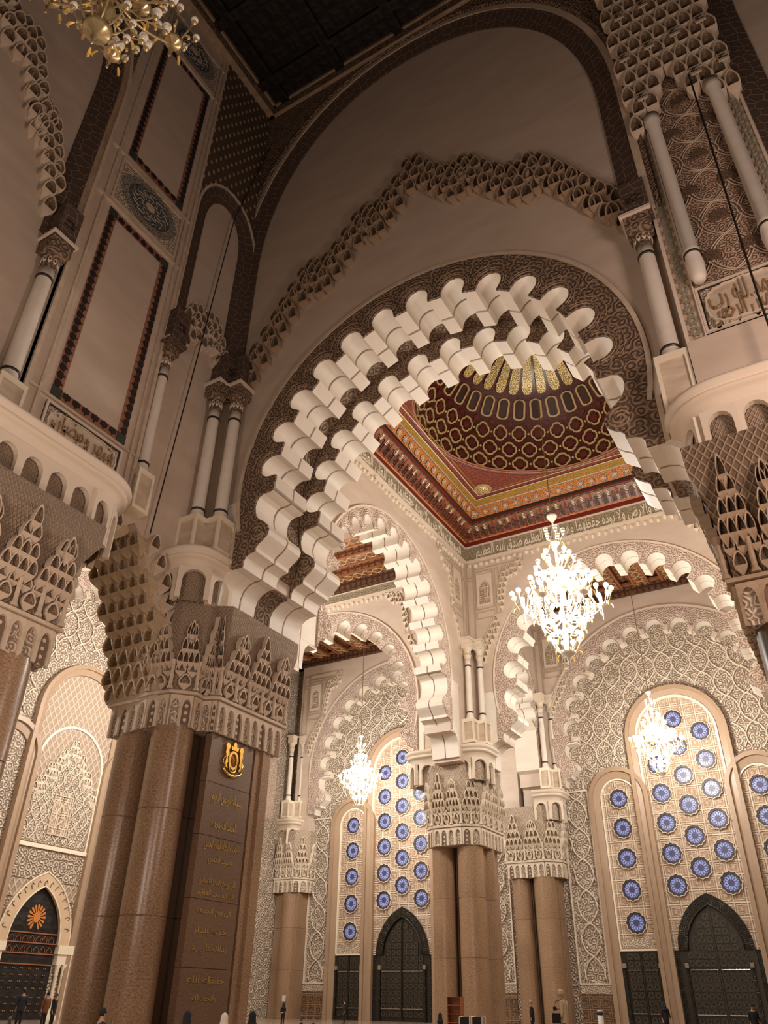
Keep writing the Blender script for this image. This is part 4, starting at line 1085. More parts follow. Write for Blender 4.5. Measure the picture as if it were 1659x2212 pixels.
# far short arch
a5 = thing('scalloped_arch', (XW, CYL2, 17.5), 'small scalloped arch between the two farthest granite piers', 'arch')
scalloped_arch(a5, lambda u, z, r=0: MX(XW, u, z, r), CYL2, 26.5, 0, DEP, 4.7, 24, .72, 4, 5.65, PINK, 6.3)
for sg in (-1, 1):
    c = CYL2+sg*5.4
    m_ = MB(F4); m_.prism([(CYL2+sg*x, z) for x, z in ((5.0, 25.2), (5.0, 20.8), (5.6, 20.6), (5.9, 20.0), (6.0, 19.5), (6.35, 19.3), (6.55, 17.5), (6.8, 17.5), (6.8, 25.2))], -2.28, .03); m_.build('corbel_block', WHITE, a5)
m_ = MB(F4); m_.box(CYL2+5.15, CYL2+6.45, .03, .1, 19.6, 24.6); m_.build('net_panel', mat('lozenge_panel', (.6, .4, .3), (.26, .15, .1), 'lattice', .7, .8, bump=.08), a5)

# friezes with raised calligraphy, cornices of muqarnas drops and panel mouldings
def aisle_frieze(Fr, mk, u0, u1, z0, z1, label, loc, txt=None, tw=None, depth=.25, tc=None):
    t = thing('calligraphy_frieze', loc, label, 'frieze', 'pale friezes below the aisle ceilings')
    m_ = MB(Fr); m_.box(u0, u1, 0, depth, z0, z1); m_.build('frieze_ground', TXTB, t)
    m_ = MB(Fr); m_.box(u0, u1, 0, depth+.1, z0-.12, z0+.05); m_.box(u0, u1, 0, depth+.1, z1-.12, z1); m_.build('frieze_moulding', PLAST, t)
    m_ = MB(Fr)
    n = int((u1-u0)/.55)
    sc = MB(LOCF); sc.lathe((0, 0, 0), [(.01, -.28), (.14, -.2), (.2, 0), (.14, .14), (.02, .2)], 6); me = mesh_of(sc, 'drop', CELLP)
    if txt: text(txt, mk(tc if tc is not None else (u0+u1)/2, (z0+z1)/2-.02) @ Matrix.Translation((0, -depth-.02, 0)), (z1-z0)*.95, TXTW, t, .04, .006, width=tw)
    for i in range(n):
        u = u0+(i+.5)*(u1-u0)/n; inst('drop', me, t, mk(u, z0-.32-.1*(i % 2)))
    return t
aisle_frieze(F3, lambda u, z, r=0: MY(u, Y2, z, r), XW+.25, 2, 35.95, 37.45, 'pale calligraphy frieze below the painted dome ceiling, above the chandelier', (-13, Y2, 36.5), VERSE, 18.5, tc=-15.2)
aisle_frieze(F4, lambda u, z, r=0: MX(XW, u, z, r), YB, Y2-.25, 35.95, 37.45, 'pale calligraphy frieze below the painted dome ceiling, along the left side', (XW, 44, 36.5), VERSE, 24)
aisle_frieze(F3, lambda u, z, r=0: MY(u, Y2, z, r), -57, XB, 35.1, 36.05, 'pale frieze below the coffered ceiling of the left aisle bay', (-42, Y2, 36.7))
def panel_lines(par, Fr, rects, w_=.1, d=.05, mt=None):
    m_ = MB(Fr)
    for a, b, c, e in rects: frame_rect(m_, a, b, c, e, w_, 0, d)
    m_.build('panel_moulding', mt or CELLM, par)
def corner_decor(par, Fr, mk, u_c, sg):
    """strapwork panels, niche and ribbons beside a re-entrant corner at u_c; sg = direction away from the corner"""
    R_ = lambda a, b: (min(u_c+sg*a, u_c+sg*b), max(u_c+sg*a, u_c+sg*b))
    rects = [(*R_(.15, .85), 34.3, 35.6), (*R_(.95, 5.0), 35.0, 35.7), (*R_(.15, .85), 28.2, 34.1), (*R_(.95, 2.75), 31.0, 34.8), (*R_(2.85, 3.3), 30.3, 34.8), (*R_(.15, .85), 27.2, 28.0), (*R_(.95, 2.75), 30.1, 30.8), (*R_(5.1, 5.7), 34.9, 35.7)]
    panel_lines(par, Fr, rects, .09, .06, mat('panel_line', (.5, .38, .27)))
    # pointed niche
    u = u_c+sg*1.85
    m_ = MB(Fr); pa = pointed(u, .55, 32.9, 33.9, 6); m_.prism([(u-.75, 31.3), (u+.75, 31.3), (u+.75, 34.4), (u-.75, 34.4)], 0, .09, [[(u-.55, 31.5)]+pa+[(u+.55, 31.5)]]); m_.build('niche_frame', PLAST, par)
    m_ = MB(Fr); m_.prism([(u-.5, 31.5)]+pointed(u, .5, 32.8, 33.7, 6)+[(u+.5, 31.5)], 0, .04); m_.build('niche_back', ROSP, par)
    ribbon(par, mk, [(u_c+sg*5.4, 35.6), (u_c+sg*4.5, 34.6), (u_c+sg*4.0, 34.9), (u_c+sg*3.4, 33.4), (u_c+sg*3.2, 31.6)], .42, .75, .3, CELLP, 2, .7)
    ribbon(par, mk, [(u_c+sg*2.9, 30.4), (u_c+sg*2.3, 29.2), (u_c+sg*1.7, 28.4), (u_c+sg*1.1, 26.9)], .42, .75, .3, CELLP, 2, .7)
corner_decor(wall3, F3, lambda u, z, r=0: MY(u, Y2, z, r), XW, 1)
corner_decor(wall4, F4, lambda u, z, r=0: MX(XW, u, z, r), Y2, -1)
corner_decor(wall3, F3, lambda u, z, r=0: MY(u, Y2, z, r), -1.0, -1)
corner_decor(wall3b, F3, lambda u, z, r=0: MY(u, Y2, z, r), XB, -1)
for uc in (-25.75, -55.6): corner_decor(wall3, FY(YF-1.22), lambda u, z, r=0: MY(u, YF-1.22, z, r), uc, 1)

# ---- aisle piers
def pier(path, core, shafts, zc, lab, caplab, zt=17.55, peak=1.5, flare=.35, nb=JO):
    capital(path, zc, zc+1.35, zt, caplab, cm=CELLP, lat=LATF, flare=.2, peak=peak)
    p = thing('granite_pier', (path[1][0], path[1][1], FL), lab, 'pier', 'granite piers')
    plan_prism(core, FL, zc+.1, 'core', GRAN, p, nb)
    for x, y, r in shafts: granite_shaft(p, x, y, r, FL, zc+.1, nb if r > .2 else [], GRAN if r > .2 else GRAND)
pier([(-29.3, 61), (-29.3, 56.7), (-28.6, 56.1), (-26.3, 56.1), (-25.2, 56.9), (-25.2, 61)], [(-28.9, 60.9), (-28.9, 57.6), (-25.6, 57.6), (-25.6, 60.9)],
     [(-28.5, 57.3, .85), (-26.25, 57.3, .98), (-25.75, 59.2, .6), (-27.72, 57.5, .09), (-27.5, 57.5, .09), (-27.3, 57.5, .09)], ZC, 'brown granite pier at the near corner of the domed bay behind the bookcase', 'pale muqarnas capital at the corner of the domed bay')
pier([(-29.6, 75.4), (-29.6, 73.2), (-26.2, 73.2), (-25.0, 74.2), (-25.0, 75.4)], [(-29.4, 75.3), (-29.4, 74.2), (-25.4, 74.2), (-25.4, 75.3)],
     [(-28.85, 74.1, .85), (-26.6, 74.1, 1.05), (-28.12, 74.15, .09), (-27.92, 74.15, .09), (-27.72, 74.15, .09)], 11.4, 'brown granite pier against the far wall beside the man in beige', 'pale muqarnas capital against the far wall, second from the domed bay')
pier([(-56.9, 73.3), (-54.5, 73.3), (-53.4, 74.3), (-53.4, 75.4)], [(-56.9, 73.8), (-53.9, 73.8), (-53.9, 75.4), (-56.9, 75.4)],
     [(-55.2, 74.2, .95)], 11.4, 'brown granite pier in the far left corner of the aisle', 'pale muqarnas capital in the far left corner of the aisle')
for path, lab in ((rounded([(-26.6, 55.6), (-24.0, 55.6), (-24.0, 58.3)], 1.5), 'rounded corbel under the colonnettes of the domed bay corner'),
                  (rounded([(-31.2, 58.3), (-31.2, 55.6), (-28.4, 55.6)], 1.5), 'rounded corbel behind the domed bay corner, on the left aisle side'),
                  (rounded([(-26.6, 72.6), (-24.0, 72.6), (-24.0, 75.3)], 1.5), 'rounded corbel under the colonnettes against the far wall'),
                  (rounded([(-57, 72.8), (-54.5, 72.8), (-54.5, 75.3)], 1.2), 'rounded corbel in the far left corner of the aisle')):
    balcony(path, 18.2, lab, zlow=16.2, arch_w=1.25, lat=LATF)
def colpair(pts, zb, zt, lab):
    for i, (x, y) in enumerate(pts):
        engaged_column(x, y, zb, zt, .26, lab % ('first' if i == 0 else 'second'), ped=.5, capm=CELLP, box_h=1.9, group='aisle colonnettes')
colpair([(-25.3, 56.3), (-24.6, 57.2)], 20.9, 26.0, '%s slim colonnette on the corner corbel of the domed bay')
colpair([(-25.3, 73.4), (-24.6, 74.4)], 20.9, 26.4, '%s slim colonnette on the corbel against the far wall')
colpair([(-56.2, 73.6), (-55.2, 74.5)], 20.9, 26.4, '%s slim colonnette in the far left corner of the aisle')
colpair([(-29.4, 57.2)], 20.9, 26.0, '%s slim colonnette behind the white arch of the domed bay')

# ================================================================== FAR FACADES
def facade(Fr, mk, rel, c, label_side, loc, y_name, full=True):
    """blind arch bay on a wall plane: relief ground at depth 0, surround proud by 1.2"""
    OUT = 1.2; zc = 23.9; Rr = 11.55
    t = thing('facade_bay', loc, 'blind arch bay of carved plaster '+label_side, 'facade')
    # surround wall
    m_ = MB(Fr); m_.prism([(c-13.6, 17.5), (c-Rr+.25, 17.5), (c-Rr, 19.2)]+arc(c, zc, Rr, -96, 96, 40)+[(c+Rr, 19.2), (c+Rr-.25, 17.5), (c+13.6, 17.5), (c+13.6, 37.3), (c-13.6, 37.3)], .02, OUT); m_.build('surround', MARBLE, t)
    m_ = MB(Fr); m_.strip(arc(c, zc, Rr-.02, -100, 100, 50), arc(c, zc, Rr+.2, -100, 100, 50), .2, OUT+.12); m_.build('archivolt_moulding', PLAST, t)
    mkk = lambda u, z, r=0: mk(u, z, r) @ Matrix.Translation((0, -OUT, 0))
    scalloped_arch(t, mkk, c, zc, 0, [(.02, 1.15)], 9.55, 14.2, .82, 6, 10.9, PINK, Rr)
    fl = MB(LOCF); fl.prism([(-.2, 9.55), (-.2, 8.9), (.2, 8.9), (.2, 9.55)], -.5, .28)
    for q in (-.1, 0, .1): fl.box(q-.03, q+.03, .28, .36, 8.95, 9.5)
    mf = mesh_of(fl, 'fluted_block', PLAST)
    for k in range(-7, 7): inst('fluted_block', mf, t, mkk(c, zc, rad((k+.5)*14.2)))
    arch_feet(t, lambda u, d, z: Fr(u, d+OUT, z), c, zc, [(.02, 1.15)], -.95, 0, Rr+.1, PINK, Rr, 0.03)
    return t
MYF = lambda u, z, r=0: MY(u, YF, z, r)
FF = FY(YF)
m_ = MB(FF); m_.box(XL, 3, -.6, 0, FL, 38); wallF = m_.build('wall_far', STUCB, kind='structure')
MXL = lambda u, z, r=0: MX(XL, u, z, r)
FL_ = FX(XL)
m_ = MB(FL_); m_.box(2, 76, -.6, 0, FL, 38); wallL = m_.build('wall_aisle_left', STUCB, kind='structure')
fr_ = facade(FF, MYF, STUC, -13.1, 'with the right bronze doors', (-13.1, YF, FL), 'y')
fl_ = facade(FF, MYF, STUC, -42.2, 'with the left bronze doors', (-42.2, YF, FL), 'y')
fs_ = facade(FL_, MXL, STUC, 44.0, 'on the left aisle wall behind the corner pier', (XL, 44, FL), 'x')
# raised ogee cords of the relief ground
def relief_net(par, Fr, c, half, z0, z1, inside):
    for ph in range(int(-half/1.7)-1, int(half/1.7)+2):
        for sg in (-1, 1):
            run = []
            z = z0
            m_ = MB(Fr); cnt = 0
            while z < z1:
                u = c+ph*1.7+.85*sg*math.copysign(abs(sin(pi*z/2.6))**.7, sin(pi*z/2.6))
                ok = inside(u, z)
                if ok: run.append((u, .1+.05*sin(z*7), z))
                if not ok or z+.22 >= z1:
                    if len(run) > 2: m_.tube(run, .07, 4); cnt += 1
                    run = []
                z += .22
            if cnt: m_.build('relief_cord', PLAST, par, True)
def tref(c):
    def f(u, z):
        x = abs(u-c)
        if (x*x+(z-23.9)**2)**.5 > 9.3 and z > 20: return False
        if x > 11.2: return False
        if x < 4.9 and z < 23.2: return False
        if z >= 23.2 and (x*x+(z-23.2)**2) < 24: return False
        if 3 < x < 9.2 and z < 18: return False
        if z >= 18 and ((x-6.1)**2+(z-18)**2) < 9.6: return False
        return z > 3.2
    return f
relief_net(fr_, FF, -13.1, 11, 3.2, 33.4, tref(-13.1))
relief_net(fl_, FF, -42.2, 11, 3.2, 33.4, tref(-42.2))
relief_net(fs_, FL_, 44.0, 11, 3.2, 33.4, tref(44.0))
bl = MB(LOCF)
for k in range(5):
    a = 2*pi*k/5; bl.sphere((.13*sin(a), -.02, .13*cos(a)), .07, 5, 4)
bl.sphere((0, -.06, 0), .07, 5, 4)
mbl = mesh_of(bl, 'blossom', CELLP)
for par, mk, c in ((fr_, MYF, -13.1), (fl_, MYF, -42.2), (fs_, MXL, 44.0)):
    f = tref(c); n = 0
    for i in range(-7, 8):
        for j in range(1, 26):
            u = c+i*1.7+.85*(j % 2); z = 1.3*j+.65
            if f(u, z) and n < 280: inst('blossom', mbl, par, mk(u, z)); n += 1
def granite_frame(par, Fr, cu, hw_o, hw_i, zs, z_lo, ext=.55, side=None, nm='granite_voussoir', flatter=1.0):
    out = [(cu-hw_o, z_lo), (cu-hw_o, zs)]+arc(cu, zs, hw_o, -90, 90, 18)[1:]+[(cu+hw_o, z_lo)]
    inn = [(cu-hw_i, z_lo), (cu-hw_i, zs)]+arc(cu, zs, hw_i, -90, 90, 18)[1:]+[(cu+hw_i, z_lo)]
    def dens(P):
        r = []
        for a, b in ((P[0], P[1]), (P[-2], P[-1])):
            n = max(1, int(abs(b[1]-a[1])/3.6)); seg = [(a[0], a[1]+(b[1]-a[1])*i/n) for i in range(n+1)]
            r.append(seg)
        return r[0][:-1]+P[1:-1]+r[1][1:]
    O, I = dens(out), dens(inn); mid = [((a[0]*.62+b[0]*.38), (a[1]*.62+b[1]*.38)) for a, b in zip(O, I)]
    i = 0; N = len(O)
    while i < N-1:
        leg = abs(O[i+1][1]-O[i][1]) > 1.5 and abs(O[i+1][0]-O[i][0]) < .01
        st_ = 1 if leg else 3; j = min(N-1, i+st_)
        m_ = MB(Fr); m_.strip(mid[i:j+1], O[i:j+1], 0, ext); m_.strip(I[i:j+1], mid[i:j+1], 0, ext-.22, dA=ext-.34)
        m_.build(nm, GRANP, par); i = j
    return I
def pendant_panel(par, Fr, poly, mt, name='star_panel', d=.08): m_ = MB(Fr); m_.prism(poly, .02, d); return m_.build(name, mt, par)
def door_leafs(c, Fr, mk, hw, zs, ztop, loc, lab, arch=True):
    t = thing('door', loc, lab, 'door')
    prof_ = [(c-hw, FL), (c-hw, zs)]+pointed(c, hw, zs, ztop, 9)[1:-1]+[(c+hw, zs), (c+hw, FL)] if arch else [(c-hw, FL), (c-hw, zs), (c+hw, zs), (c+hw, FL)]
    m_ = MB(Fr); m_.prism(prof_, .0, .1); m_.build('leaf_ground', BRONZP, t)
    i_ = hw*.8
    if arch:
        O = [(c-hw, zs)]+pointed(c, hw, zs, ztop, 9)[1:-1]+[(c+hw, zs)]; I = [(c-i_*.93, zs)]+pointed(c, i_*.93, zs, ztop-.85, 9)[1:-1]+[(c+i_*.93, zs)]
        m_ = MB(Fr); m_.strip(I, O, .05, .3); m_.build('door_arch', BRONZE, t)
        m_ = MB(Fr); m_.tube([(a, .3, b) for a, b in I], .07, 5); m_.build('door_moulding', BRONZP, t, True)
    # coffered plates
    s = .56; pl = MB(LOCF); pl.box(-s/2+.03, s/2-.03, 0, .07, -s/2+.03, s/2-.03); nf = len(pl.f); pl.strip([(.15*sin(pi*k/4), .15*cos(pi*k/4)) for k in range(8)], [(.2*sin(pi*k/4), .2*cos(pi*k/4)) for k in range(8)], .07, .12, closed=True); pl.strip([(.2*a_, .2*b_) for a_, b_ in ((1.12, 1.12), (-1.12, 1.12), (-1.12, -1.12), (1.12, -1.12))], [(.2*a_, .2*b_) for a_, b_ in ((1.24, 1.24), (-1.24, 1.24), (-1.24, -1.24), (1.24, -1.24))], .07, .1, closed=True)
    for q_ in range(nf, len(pl.f)): pl.mi[q_] = 1
    me = mesh_of(pl, 'door_plate', [mat('door_plate_bronze', (.028, .022, .016), rough=.45, metal=.3), mat('door_line_bronze', (.11, .09, .06), rough=.45, metal=.3)]); n = max(1, int((i_-.12)*2/s/2))
    for sg in (-1, 1):
        for i in range(n):
            for j in range(int((ztop-FL)/s)):
                u = c+sg*(.1+s/2+i*s); z = FL+.3+s/2+j*s
                lim = zs-.1 if not arch else zs+(ztop-.7-zs)*max(0, 1-((abs(u-c)+.2)/(i_))**1.5)
                if z+s/2 < lim: inst('door_plate', me, t, mk(u, z) @ Matrix.Translation((0, -.1, 0)))
    m_ = MB(Fr); m_.box(c-.05, c+.05, .1, .22, FL, ztop-.9 if arch else zs); m_.build('meeting_stile', BRONZP, t)
    for sg in (-1, 1):
        for z in (4.2, 1.15):
            m_ = MB(Fr); m_.tube([(c+sg*.12, .28, z), (c+sg*(i_-.1), .28, z)], .035, 6); m_.build('push_bar', STEEL, t)
        m_ = MB(Fr); u = c+sg*(i_+.12); m_.box(u-.13, u+.13, 0, .35, 4.3, 4.75); m_.box(u-.09, u+.09, 0, .3, FL, 4.3); m_.build('jamb_post', BRONZE, t)
        m_ = MB(Fr); m_.box(u-.15, u+.15, 0, .38, 4.35, 4.7); m_.build('post_capital', mat('post_cap', (.25, .2, .13), rough=.5), t)
    return t
def rose_bay(par, Fr, mk, c, side, nth):
    # centre field with door arch cut out
    I = granite_frame(par, Fr, c, 4.62, 3.75, 23.1, FL)
    for sg in (-1, 1): granite_frame(par, Fr, c+sg*6.1, 2.75, 1.75, 18.0, FL, .5)
    ca = pointed(c, 2.95, 5.6, 9.75, 9)
    poly = [(c-3.75, 5.6)]+[(c-3.75, 23.1)]+arc(c, 23.1, 3.72, -90, 90, 18)+[(c+3.75, 5.6)]+[(p[0], p[1]) for p in reversed(ca)]
    pendant_panel(par, Fr, poly, ROSP)
    m_ = MB(Fr); e0 = [(c-3.7, 5.6), (c-3.7, 23.1)]+arc(c, 23.1, 3.7, -90, 90, 24)[1:]+[(c+3.7, 5.6)]; e1 = [(c-3.5, 5.6), (c-3.5, 23.1)]+arc(c, 23.1, 3.5, -90, 90, 24)[1:]+[(c+3.5, 5.6)]
    m_.strip(e1, e0, .05, .28); m_.strip([(p[0], p[1]) for p in pointed(c, 2.82, 5.6, 9.6, 9)], ca, .05, .26); m_.build('plaster_edge', CREAM, par)
    for sg in (-1, 1):
        cs = c+sg*6.1
        pendant_panel(par, Fr, [(cs-1.75, 5.65), (cs-1.75, 18.0)]+arc(cs, 18.0, 1.73, -90, 90, 14)+[(cs+1.75, 5.65)], ROSP)
        m_ = MB(Fr); e0 = [(cs-1.7, 5.7), (cs-1.7, 18)]+arc(cs, 18, 1.7, -90, 90, 20)[1:]+[(cs+1.7, 5.7)]; e1 = [(cs-1.56, 5.7), (cs-1.56, 18)]+arc(cs, 18, 1.56, -90, 90, 20)[1:]+[(cs+1.56, 5.7)]
        m_.strip(e1, e0, .05, .24); m_.box(cs-1.7, cs+1.7, .05, .24, 5.6, 5.75); m_.build('plaster_edge', CREAM, par)
        m_ = MB(Fr); m_.box(cs-1.6, cs+1.6, .05, .16, 5.8, 6.5); m_.build('lettered_band', STUCF, par)
    g = 'rosette windows of the %s bay' % side
    nm = ('lowest', 'second', 'third', 'fourth', 'fifth', 'topmost')
    for i in range(6): rosette(mk, None, c, 11.7+2.56*i, 'blue glass rosette, %s in the middle column of the %s bay' % (nm[i], side), g)
    for sg, sn in ((-1, 'left'), (1, 'right')):
        for i in range(6): rosette(mk, None, c+sg*2.17, 10.42+2.53*i, 'blue glass rosette, %s in the %s column of the central arch of the %s bay' % (nm[i], sn, side), g)
        for i in range(5): rosette(mk, None, c+sg*6.1, 7.7+2.55*i, 'blue glass rosette, %s in the narrow %s arch of the %s bay' % (nm[i] if i < 4 else 'topmost', sn, side), g)
    loc = (c, YF, FL)
    door_leafs(c, Fr, mk, 2.95, 5.6, 9.75, loc, 'tall pointed bronze double door in the middle of the %s bay' % side)
    for sg in (-1, 1):
        m_ = MB(Fr); m_.box(c+sg*3.35-.4, c+sg*3.35+.4, 0, .12, FL, 5.6); m_.build('bronze_surround', BRONZE, par)
    for sg, sn in ((-1, 'left'), (1, 'right')):
        door_leafs(c+sg*6.1, Fr, mk, 1.72, 5.6, 5.6, (c+sg*6.1, YF, FL), 'narrow bronze door to the %s in the %s bay' % (sn, side), arch=False)
        a = c+sg*10.3
        m_ = MB(Fr); m_.box(a-1.3, a+1.3, 0, .1, FL, 2.5); m_.build('wainscot', ZEL, par)
        m_ = MB(Fr); m_.box(a-1.35, a+1.35, 0, .14, 2.5, 3.1); m_.build('wainscot_rail', STUCF, par)
        m_ = MB(Fr); frame_rect(m_, a-1.35, a+1.35, 3.15, 19, .12, 0, .2); m_.build('relief_frame', PLAST, par)
rose_bay(fr_, FF, MYF, -13.1, 'right', 0)
rose_bay(fl_, FF, MYF, -42.2, 'left', 1)
# ---- facade of the left aisle wall: lace panel and marble door
c = 44.0
granite_frame(fs_, FL_, c, 4.62, 3.75, 22.2, FL)
for sg in (-1, 1): granite_frame(fs_, FL_, c+sg*6.1, 2.75, 1.75, 18.0, FL, .5)
pendant_panel(fs_, FL_, [(c-3.75, 8), (c-3.75, 22.2)]+arc(c, 22.2, 3.72, -90, 90, 18)+[(c+3.75, 8)], mat('net_plaster_large', (.8, .69, .56), (.4, .28, .19), 'lattice', .85, .8, bump=.1), 'net_panel')
m_ = MB(FL_); e0 = [(c-3.4, 11.8), (c-3.4, 18.0)]+arc(c, 18, 3.4, -90, 90, 24)[1:]+[(c+3.4, 11.8)]; e1 = [(c-3.2, 11.8), (c-3.2, 18)]+arc(c, 18, 3.2, -90, 90, 24)[1:]+[(c+3.2, 11.8)]
m_.strip(e1, e0, .05, .2); m_.build('plaster_edge', CREAM, fs_)
lace = [(c+x, z) for x, z in ((-3.15, 11.9), (-3.15, 16), (-2.7, 17), (-2.4, 16.6), (-2.0, 18.3), (-1.6, 17.8), (-1.1, 19.4), (-.7, 19.2), (0, 20.6), (.7, 19.2), (1.1, 19.4), (1.6, 17.8), (2.0, 18.3), (2.4, 16.6), (2.7, 17), (3.15, 16), (3.15, 11.9))]
m_ = MB(FL_); m_.prism(lace, .05, .16); m_.build('lace_field', STUC, fs_)
ribbon(fs_, MXL, [p for p in lace if p[1] > 15.9], .42, .8, .25, CELLP, 2, .7, off=.1)
for ph in range(-4, 5):
    for sg in (-1, 1):
        run = []
        m_ = MB(FL_); ok = 0; z = 12.0
        while z < 19.5:
            u = c+ph*.8+.4*sg*sin(pi*z/1.35); lim = 3.1 if z < 15.6 else 3.1*(1-(z-15.6)/4.6)
            if abs(u-c) < lim: run.append((u, .2, z))
            elif len(run) > 2: m_.tube(run, .04, 4); ok = 1; run = []
            else: run = []
            z += .15
        if len(run) > 2: m_.tube(run, .04, 4); ok = 1
        if ok: m_.build('lace_cord', CREAM, fs_, True)
m_ = MB(FL_); m_.box(c-.85, c-.08, .16, .22, 12.7, 15.6); m_.box(c+.08, c+.85, .16, .22, 12.7, 15.6); m_.build('window_shutter', ROSP, fs_)
m_ = MB(FL_); frame_rect(m_, c-.95, c+.95, 12.6, 15.7, .1, .16, .28); m_.build('shutter_frame', CELLM, fs_)
m_ = MB(FL_); m_.box(c-3.7, c+3.7, 0, .14, 9.3, 11.5); m_.build('scroll_band', STUCB, fs_)
m_ = MB(FL_); m_.box(c-3.75, c+3.75, 0, .3, 11.5, 11.8); m_.build('sill_moulding', CREAM, fs_)
hs_o = [(c-3.3, 4.9)]+pointed(c, 3.3, 5.2, 9.9, 12)+[(c+3.3, 4.9)]; hs_i = [(c-2.35, 4.9)]+pointed(c, 2.35, 5.2, 8.9, 12)+[(c+2.35, 4.9)]
m_ = MB(FL_); m_.strip(hs_i, hs_o, .0, .4); m_.build('door_archivolt', mat('honey_marble', (.7, .52, .34), (.6, .43, .27), 'veins', 1, .5), fs_)
m_ = MB(FL_); m_.tube([(a, .4, b) for a, b in hs_o], .07, 5); m_.tube([(a, .4, b) for a, b in hs_i], .06, 5); m_.build('archivolt_bead', CREAM, fs_, True)
nk = MB(LOCF); nk.tube([(-.12, 0, -.22), (-.12, 0, .05), (0, 0, .2), (.12, 0, .05)], .035, 4); mnk = mesh_of(nk, 'carved_hook', mat('hook_dark_brown', (.16, .1, .06)))  # dark brown carved hooks round the door archivolt
for i in range(15):
    a = rad(-84+12*i); inst('carved_hook', mnk, fs_, MX(XL+.42, c+2.85*sin(a), 5.5+3.6*max(0, cos(a))**.85, a))
for sg in (-1, 1):
    m_ = MB(FL_); a = c+sg*3.1; m_.box(a-.75, a+.75, 0, .55, 4.4, 5.0); m_.box(a-.6, a+.6, 0, .45, 3.7, 4.4); m_.build('impost_block', CREAM, fs_)
    for q in (-.3, .3):
        o = inst('door_column', colmesh(3.6, .13, CREAM), fs_, Matrix.Translation((XL+.3, a+q, FL)))
    m_ = MB(FL_); m_.box(min(a+sg*.6, a+sg*.9), max(a+sg*.6, a+sg*.9), 0, .3, FL, 4.4); m_.build('door_jamb', CREAM, fs_)
sd = thing('door', (XL, c, FL), 'dark wooden door with an orange shell emblem in a marble archway', 'door')
m_ = MB(FL_); m_.prism([(c-2.35, FL), (c-2.35, 5.2)]+pointed(c, 2.35, 5.2, 8.9, 9)[1:-1]+[(c+2.35, 5.2), (c+2.35, FL)], .02, .12); m_.build('door_leaf', WOODN, sd)
SHO = mat('shell_orange', (.62, .22, .05), rough=.4)
for i in range(15):
    a = rad(-154+22*i); w1 = .09
    m_ = MB(FL_); p0 = (c, 6.9); L = .85; ex, ez = sin(a), cos(a)
    m_.prism([(c+.1*ex, 6.75+.1*ez), (c+L*.9*ex-w1*ez, 6.75+L*.95*ez+w1*ex), (c+L*ex, 6.75+L*1.05*ez), (c+L*.9*ex+w1*ez, 6.75+L*.95*ez-w1*ex)], .12, .17); m_.build('shell_rib', SHO, sd)
m_ = MB(FL_); m_.prism([(c+.3*sin(2*pi*i/16), 6.75+.36*cos(2*pi*i/16)) for i in range(16)], .12, .2); m_.build('shell_centre', SHO, sd)
m_ = MB(FL_)
for z in (5.65, 5.0, 4.3, 3.6): m_.box(c-2.3, c+2.3, .12, .2, z, z+.08)
m_.build('door_rail', WOODP, sd)
arm = MB(LOCF); arm.tube([(-.22, 0, -.2), (-.22, 0, 0), (0, 0, .22), (.22, 0, 0), (.22, 0, -.2)], .03, 4); ma = mesh_of(arm, 'blind_arcade', WOODP)
for i in range(7):
    for z in (5.3, 4.6): inst('blind_arcade', ma, sd, MX(XL+.16, c-1.8+i*.6, z))
st_ = MB(LOCF); st_.sphere((0, 0, 0), .06, 5, 4); st_.sphere((.15, 0, 0), .06, 5, 4); ms_ = mesh_of(st_, 'door_stud', mat('dull_brass', (.22, .13, .06), rough=.4, metal=.5))
for i in range(6):
    for j in range(7): inst('door_stud', ms_, sd, MX(XL+.15, c-1.8+i*.7, .7+j*.42+(.15 if j > 2 else 0)))
# carved panel glimpsed left of the far capital
m_ = MB(FL_); m_.prism([(67.2, 18.6), (67.2, 24)]+arc(69.6, 24, 2.4, -90, 90, 12)+[(72, 18.6)], .02, .1); m_.build('net_panel', PINK, wallL)
m_ = MB(FF); m_.prism([(-36.8, 18.6), (-36.8, 23.2)]+arc(-34.8, 23.2, 2, -90, 90, 12)+[(-32.8, 18.6)], 1.22, 1.3); m_.build('net_panel', PINK, wallF)

# ================================================================== PAINTED DOME CEILING
DX, DY = -13.1, 44.6
HX, HY = 12.62, 13.0
FP_ = lambda u, d, z: (u, z, d)      # plan frame
dm = MB().box if False else None
m_ = MB(); m_.box(DX-HX-.3, DX+HX+.3, DY-HY-.3, DY+HY+.3, 50.6, 50.9); dome_root = m_.build('ceiling', WOODN, kind='structure')
def ring_sq(name, mt, i0, z0, i1, z1, par=dome_root):
    m_ = MB()
    A = [(DX-HX+i0, DY-HY+i0, z0), (DX+HX-i0, DY-HY+i0, z0), (DX+HX-i0, DY+HY-i0, z0), (DX-HX+i0, DY+HY-i0, z0)]
    B = [(DX-HX+i1, DY-HY+i1, z1), (DX+HX-i1, DY-HY+i1, z1), (DX+HX-i1, DY+HY-i1, z1), (DX-HX+i1, DY+HY-i1, z1)]
    for k in range(4):
        j = (k+1) % 4; La = math.dist(A[k], A[j]); w_ = math.dist(A[k], B[k])/1.4
        m_.uv[len(m_.f)] = [(0, 0), (La, 0), (La-w_, w_), (w_, w_)]
        m_.add([A[k], A[j], B[j], B[k]], [(0, 1, 2, 3)])
    return m_.build(name, mt, par)
ring_sq('red_moulding', mat('dark_red_paint', (.16, .02, .015), rough=.4), .02, 37.45, .3, 37.5); ring_sq('red_moulding', MATS['dark_red_paint'], .3, 37.5, .3, 37.85)
ring_sq('orange_line', mat('orange_line', (.6, .2, .06)), .3, 37.85, .42, 37.9)
ring_sq('cornice_slope', WOODD, .42, 37.9, 1.45, 39.0)
